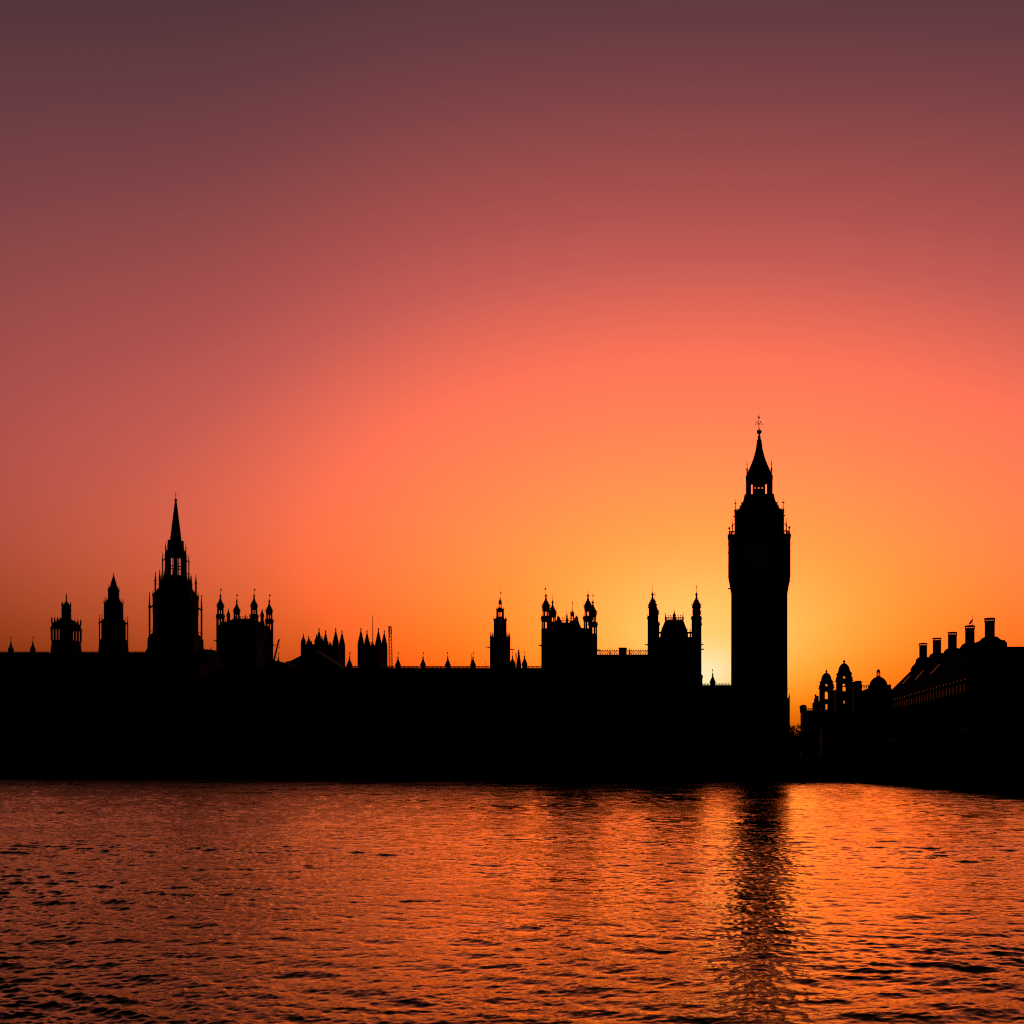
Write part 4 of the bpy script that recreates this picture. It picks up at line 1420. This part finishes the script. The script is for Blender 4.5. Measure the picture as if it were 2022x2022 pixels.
# ------------------------------------------------------------------ modern office block with chimneys
def office_block():
    t = thing('office_building', 'modern office block at the right edge with steep roof and five tall chimneys', 'building', (95, 300, 4))
    X0, X1, Y0, Y1, ZE, ZT = 67.9, 135.0, 249.0, 346.0, 28.9, 34.7
    b = MB()
    b.box(X0, X1, Y0, Y1, 4, ZE)
    b.box(X0 - .25, X0 - .002, Y0, Y1, 25.2, 25.7)
    for i in range(27):                               # piers of the facade
        y = Y0 + (Y1 - Y0) * i / 26
        b.box(X0 - .3, X0 - .001, y - .35, y + .35, 4, 24.6)
    b.build('wall', GRITSTONE, t)
    b = MB()
    b.add([(X0 - .2, Y0, ZE), (X1, Y0, ZE), (X1, Y1, ZE), (X0 - .2, Y1, ZE), (73.1, Y0 + 12, ZT), (X1 - 6, Y0 + 12, ZT), (X1 - 6, Y1 - 4, ZT), (73.1, Y1 - 4, ZT)],
          [(0, 1, 5, 4), (1, 2, 6, 5), (2, 3, 7, 6), (3, 0, 4, 7), (4, 5, 6, 7), (3, 2, 1, 0)])
    b.build('roof', BRONZE, t)
    for i in range(5):
        f = i / 4
        y, x = 338 - 73 * f, 77 + 1.7 * f
        zt = 44.5 - 1.5 * f
        zb = zt - 5.0 - .2 * f
        b = MB()
        b.loft(x, y, [(5.2, 34.6), (5.2, 35.7), (4.5, 36.6), (3.7, 37.3 - .6 * f), (3.4, 37.4 - .6 * f), (2.9, zb - .6), (2.3, zb - .1), (2.0, zb)], 4)
        b.build('chimney_base', BRONZE, t)
        b = MB()
        R = 1.36
        b.loft(x, y, [(R, zb - .3), (R, zt - 1.05), (R * 1.1, zt - 1.0), (R * 1.1, zt - .82)], 16)
        b.loft(x, y, [(R * 1.1, zt - .33), (R * 1.13, zt - .3), (R * 1.13, zt - .05), (R * .95, zt)], 16)
        for k in range(8):
            a = 2 * pi * k / 8 + .3
            b.bar((x + R * cos(a), y + R * sin(a), zt - .85), (x + R * cos(a), y + R * sin(a), zt - .3), .11)
        b.build('chimney', BRONZE, t)
        if i == 3:
            b = MB()
            b.bar((x + .75, y - .2, zt - .1), (x + .75, y - .2, Z(1214.7, y)), .09, 6, .06)
            b.build('flagpole', METAL, t)
            fl = MB()
            zz = Z(1222, y)
            cols = 9
            vs, fs = [], []
            top = [(0, 0), (-.35, -.42), (-.62, -.72), (-.85, -1.0), (-1.02, -1.2)]
            bot = [(-.02, -.75), (-.22, -1.15), (-.42, -1.5), (-.62, -1.7), (-.8, -1.78)]
            for j, ((ax, az), (bx, bz)) in enumerate(zip(top, bot)):
                w = .14 * sin(j * 1.9)
                for th in (.02, -.02):
                    vs += [(x + .7 + ax, y - .2 + w + th, zz + az), (x + .7 + bx, y - .2 + w * .6 + th, zz + bz)]
            for j in range(4):
                p, q = j * 4, j * 4 + 4
                fs += [(p, p + 1, q + 1, q), (p + 2, q + 2, q + 3, p + 3), (p, q, q + 2, p + 2), (p + 1, p + 3, q + 3, q + 1)]
            fs += [(0, 2, 3, 1), (16, 17, 19, 18)]
            fl.add(vs, fs)
            fo = fl.build('flag', CLOTH)
            fo['label'] = 'small drooping flag on the pole above the second chimney from the right'
            fo['category'] = 'flag'
    # facade windows and round vents that catch the sunset, glazed strips on the roof slope
    wb = MB()
    n = 26
    for i in range(n):
        yA = Y0 + (Y1 - Y0) * (i + .22) / n
        yB = Y0 + (Y1 - Y0) * (i + .82) / n
        w = MB()
        w.box(X0 - .06, X0 - .002, yA, yB, 21.8, 23.8)
        w.build('window', GLASS if i % 5 in (1, 3) or i % 7 == 2 else BRIGHTGLASS, t)
        w = MB()
        yc = Y0 + (Y1 - Y0) * (i + .0) / n
        w.add([(X0 - .32 - .1 * dd, yc + .15 * cos(2 * pi * j / 12), 24.95 + .15 * sin(2 * pi * j / 12)) for dd in (0, 1) for j in range(12)],
              [tuple(range(12)), tuple(range(23, 11, -1))] + [(j, j + 12, (j + 1) % 12 + 12, (j + 1) % 12) for j in range(12)])
        w.build('vent_disc', METAL, t)
    for yc in (290.0, 311.0, 331.0):
        w = MB()
        p = lambda f: (X0 - .2 + (73.1 - X0 + .2) * f, ZE + (ZT - ZE) * f)
        (xa, za), (xb, zb) = p(.12), p(.62)
        w.add([(xa - .04, yc - .35, za + .1), (xa - .04, yc + .35, za + .1), (xb - .04, yc + .35, zb + .1), (xb - .04, yc - .35, zb + .1),
               (xa, yc - .35, za - .1), (xa, yc + .35, za - .1), (xb, yc + .35, zb - .1), (xb, yc - .35, zb - .1)],
              [(0, 3, 2, 1), (4, 5, 6, 7), (0, 1, 5, 4), (1, 2, 6, 5), (2, 3, 7, 6), (3, 0, 4, 7)])
        w.build('skylight', BRIGHTGLASS, t)


office_block()


# ------------------------------------------------------------------ tower cranes far behind
def crane(label, p_foot, p_tip, half, Y, r, n, head=None, hook=None):
    t = thing('tower_crane', label, 'crane', (X(p_foot[0], Y), Y, 4.0))
    b = MB()
    A = Vector((X(p_foot[0], Y), Y, Z(p_foot[1], Y)))
    B = Vector((X(p_tip[0], Y), Y, Z(p_tip[1], Y)))
    d = (B - A).normalized()
    sx = Vector((d.z, 0, -d.x)) * half * sc(Y)
    sy = Vector((0, half * sc(Y), 0))
    C = [sx + sy, sx - sy, -sx - sy, -sx + sy]
    for c in C:
        b.bar(A + c, B + c * .8, r)
    for i in range(n):
        p, q = A + (B - A) * i / n, A + (B - A) * (i + 1) / n
        for j in range(4):
            c, c2 = C[j], C[(j + 1) % 4]
            if (i + j) % 2:
                b.bar(p + c, q + c2, r * .55)
            else:
                b.bar(p + c2, q + c, r * .55)
    b.build('jib', CRANE, t)
    if head:
        b = MB()
        for (a0, a1), (c0, c1) in head:
            b.bar((X(a0, Y), Y, Z(a1, Y)), (X(c0, Y), Y, Z(c1, Y)), r * 1.3)
        b.build('jib_head', CRANE, t)
    if hook:
        b = MB()
        b.bar((X(hook[0], Y), Y, Z(p_tip[1], Y)), (X(hook[0], Y), Y, Z(hook[1], Y)), .05)
        b.ball(X(hook[0], Y), Y, Z(hook[1], Y), .3, 6)
        b.build('hook', IRON, t)
    b = MB()
    w = half * sc(Y) * 1.2
    b.cbox(A.x, Y, A.z - 3, A.z + .2, w * 1.3)
    for sx_ in (-1, 1):
        for sy_ in (-1, 1):
            b.cbox(A.x + sx_ * w, Y + sy_ * w, 4, A.z - 3, .15)
    for i in range(10):
        z = 4 + (A.z - 7) * i / 10
        b.bar((A.x - w, Y - w, z), (A.x + w, Y - w, z + (A.z - 7) / 10), .1)
    b.build('mast', CRANE, t)


crane('thin leaning crane jib right of the four-turreted tower in the left half', (540.2, 1308), (550.4, 1263.5), .95, 600.0, .14, 10, [((549.5, 1264), (553, 1261.5)), ((549.5, 1268), (553, 1262))], (551.6, 1279))
crane('tall nearly upright lattice crane jib right of the flagpole church tower', (771.8, 1326), (770.2, 1236.5), 2.7, 650.0, .15, 26, [((767.6, 1249), (769.5, 1236)), ((772.6, 1249), (771.2, 1236)), ((767.4, 1252), (767.0, 1236)), ((773.2, 1252), (772.8, 1239)), ((770, 1260), (770, 1237))])
crane('tiny crane with flat top behind the spirelets right of the slim lantern tower', (1016.6, 1316), (1019.6, 1289), 1.3, 600.0, .1, 7, [((1016.8, 1289), (1025, 1289.3)), ((1019, 1292), (1025, 1289.3))])


# ------------------------------------------------------------------ bridge
def bridge():
    P0 = Vector((31.5, 203.0))
    d = Vector((.231, -.973)).normalized()
    nr = Vector((-d.y, d.x))                          # towards the far (downstream) side
    WD = 26.0
    t = thing('road_bridge', 'low dark arched bridge crossing the water at the right edge', 'bridge', (P0.x + 13, P0.y, 0))
    zp = lambda q: 4.7 + 3.2 * (1 - ((q - 100) / 100.0) ** 2)
    SP = 34.0

    def strip(name, s0, s1, low, high, o0, o1, n=16, material=BRIDGE):
        b = MB()
        vs, fs = [], []
        for i in range(n + 1):
            q = s0 + (s1 - s0) * i / n
            a = P0 + d * q + nr * o0
            c = P0 + d * q + nr * o1
            vs += [(a.x, a.y, low(q)), (a.x, a.y, high(q)), (c.x, c.y, high(q)), (c.x, c.y, low(q))]
        for i in range(n):
            p, r = i * 4, i * 4 + 4
            fs += [(p, p + 1, r + 1, r), (p + 1, p + 2, r + 2, r + 1), (p + 2, p + 3, r + 3, r + 2), (p + 3, p, r, r + 3)]
        fs += [(0, 3, 2, 1), tuple(n * 4 + i for i in range(4))]
        b.add(vs, fs)
        return b.build(name, material, t)
    for k in range(6):
        s0, s1 = k * SP + 1.6, (k + 1) * SP - 1.6
        m_ = (s0 + s1) / 2
        arch = lambda q, m_=m_, h_=(s1 - s0) / 2: .9 + (zp(m_) - 3.0) * sqrt(max(0, 1 - ((q - m_) / (h_ * 1.001)) ** 2))
        strip('arch', s0, s1, arch, lambda q: max(zp(q) - 2.0, arch(q) + .05), .3, WD - .3, 20)
    for k in range(7):
        q = k * SP
        a = 1.6
        strip('pier', q - a + .003, q + a - .003, lambda q_: -6.0, lambda q_: zp(q_) - 1.95, .1, WD - .1, 2, GRANITE)
    strip('deck', -2, 204, lambda q: zp(q) - 1.94, lambda q: zp(q) - 1.1, 0, WD, 60)
    strip('parapet', -2, 204, lambda q: zp(q) - 1.095, zp, .02, .4, 60)
    strip('parapet', -2, 204, lambda q: zp(q) - 1.095, zp, WD - .4, WD - .02, 60)
    for q in (20, 48, 66):
        p = P0 + d * q + nr * .21
        r = thing('street_lamp', {20: 'unlit lamp standard on the bridge parapet nearest the far bank', 48: 'unlit lamp standard on the bridge parapet between two others',
                                  66: 'unlit lamp standard on the bridge parapet nearest the right picture edge'}[q], 'lamp post', (p.x, p.y, zp(q)), 'lamps on the bridge parapet')
        b = MB()
        b.loft(p.x, p.y, [(.22, zp(q)), (.22, zp(q) + .4), (.09, zp(q) + .6), (.07, zp(q) + 2.4), (.14, zp(q) + 2.5)], 8)
        b.bar((p.x - .5, p.y, zp(q) + 2.0), (p.x + .5, p.y, zp(q) + 2.0), .05)
        b.build('post', IRON, r)
        for dx_, dz in ((0, 2.7), (-.5, 2.25), (.5, 2.25)):
            b = MB()
            b.ball(p.x + dx_, p.y, zp(q) + dz, .22, 10)
            b.build('lamp_globe', GLASS, r)


bridge()


# ------------------------------------------------------------------ trees and low terrace in the gap
def tree(px, Y, top, rad, label, seed):
    rng = random.Random(seed)
    t = thing('park_tree', label, 'tree', at(px, Y), 'trees in the gap beside the clock tower')
    x, H = X(px, Y), Z(top, Y)
    zc = 4 + (H - 4) * .58
    b = MB()
    b.loft(x, Y, [(.42, 4), (.33, 6), (.25, zc - 1), (.12, zc + 2)], 8)
    limbs = []
    for i in range(7):
        a = rng.uniform(0, 6.28)
        p = (x, Y, rng.uniform(6.5, zc))
        q = (x + rad * .7 * cos(a), Y + rad * .7 * sin(a), p[2] + rng.uniform(1.5, 4))
        b.bar(p, q, .14, 5, .04)
        limbs.append(q)
    b.build('trunk', BARK, t)
    b = MB()
    cl = []
    for i in range(64):
        while True:
            v = Vector((rng.uniform(-1, 1), rng.uniform(-1, 1), rng.uniform(-1, 1)))
            if v.length < 1:
                break
        cl.append((x + v.x * rad * .85, Y + v.y * rad * .85, zc + v.z * (H - zc) * .95, rng.uniform(.6, 1.25)))
    for (a, c, z, r) in cl:
        for j in range(64):
            v = Vector((rng.gauss(0, .5), rng.gauss(0, .5), rng.gauss(0, .42))) * r
            p = Vector((a, c, min(z, H - .4))) + v
            e = Euler((rng.uniform(0, 6), rng.uniform(0, 6), rng.uniform(0, 6))).to_matrix()
            w = rng.uniform(.14, .27)
            b.add([p + e @ Vector(k) for k in ((-w, 0, 0), (0, -w * .6, 0), (w, 0, 0), (0, w * .6, 0))], [(0, 1, 2, 3)])
    b.build('crown', LEAF, t)


tree(1553, 380, 1429, 3.8, 'bushy tree close against the foot of the clock tower', 1)
tree(1568, 384, 1432, 3.6, 'lowest bushy tree in the middle of the sky gap', 2)
tree(1585.5, 380, 1420.5, 3.6, 'taller bushy tree at the left corner of the domed building', 3)
t = thing('terrace_house', 'low distant terrace behind the trees in the sky gap', 'building', at(1570, 520))
b = MB()
b.box(X(1525, 520), X(1605, 520), 520, 535, 4, Z(1458, 520))
b.build('wall', STONE_B, t)
b = MB()
b.prism_xz([(X(1525, 520), Z(1458, 520)), (X(1605, 520), Z(1458, 520)), (X(1600, 520), Z(1453, 520)), (X(1530, 520), Z(1453, 520))], 520.5, 534.5)
b.build('roof', SLATE, t)
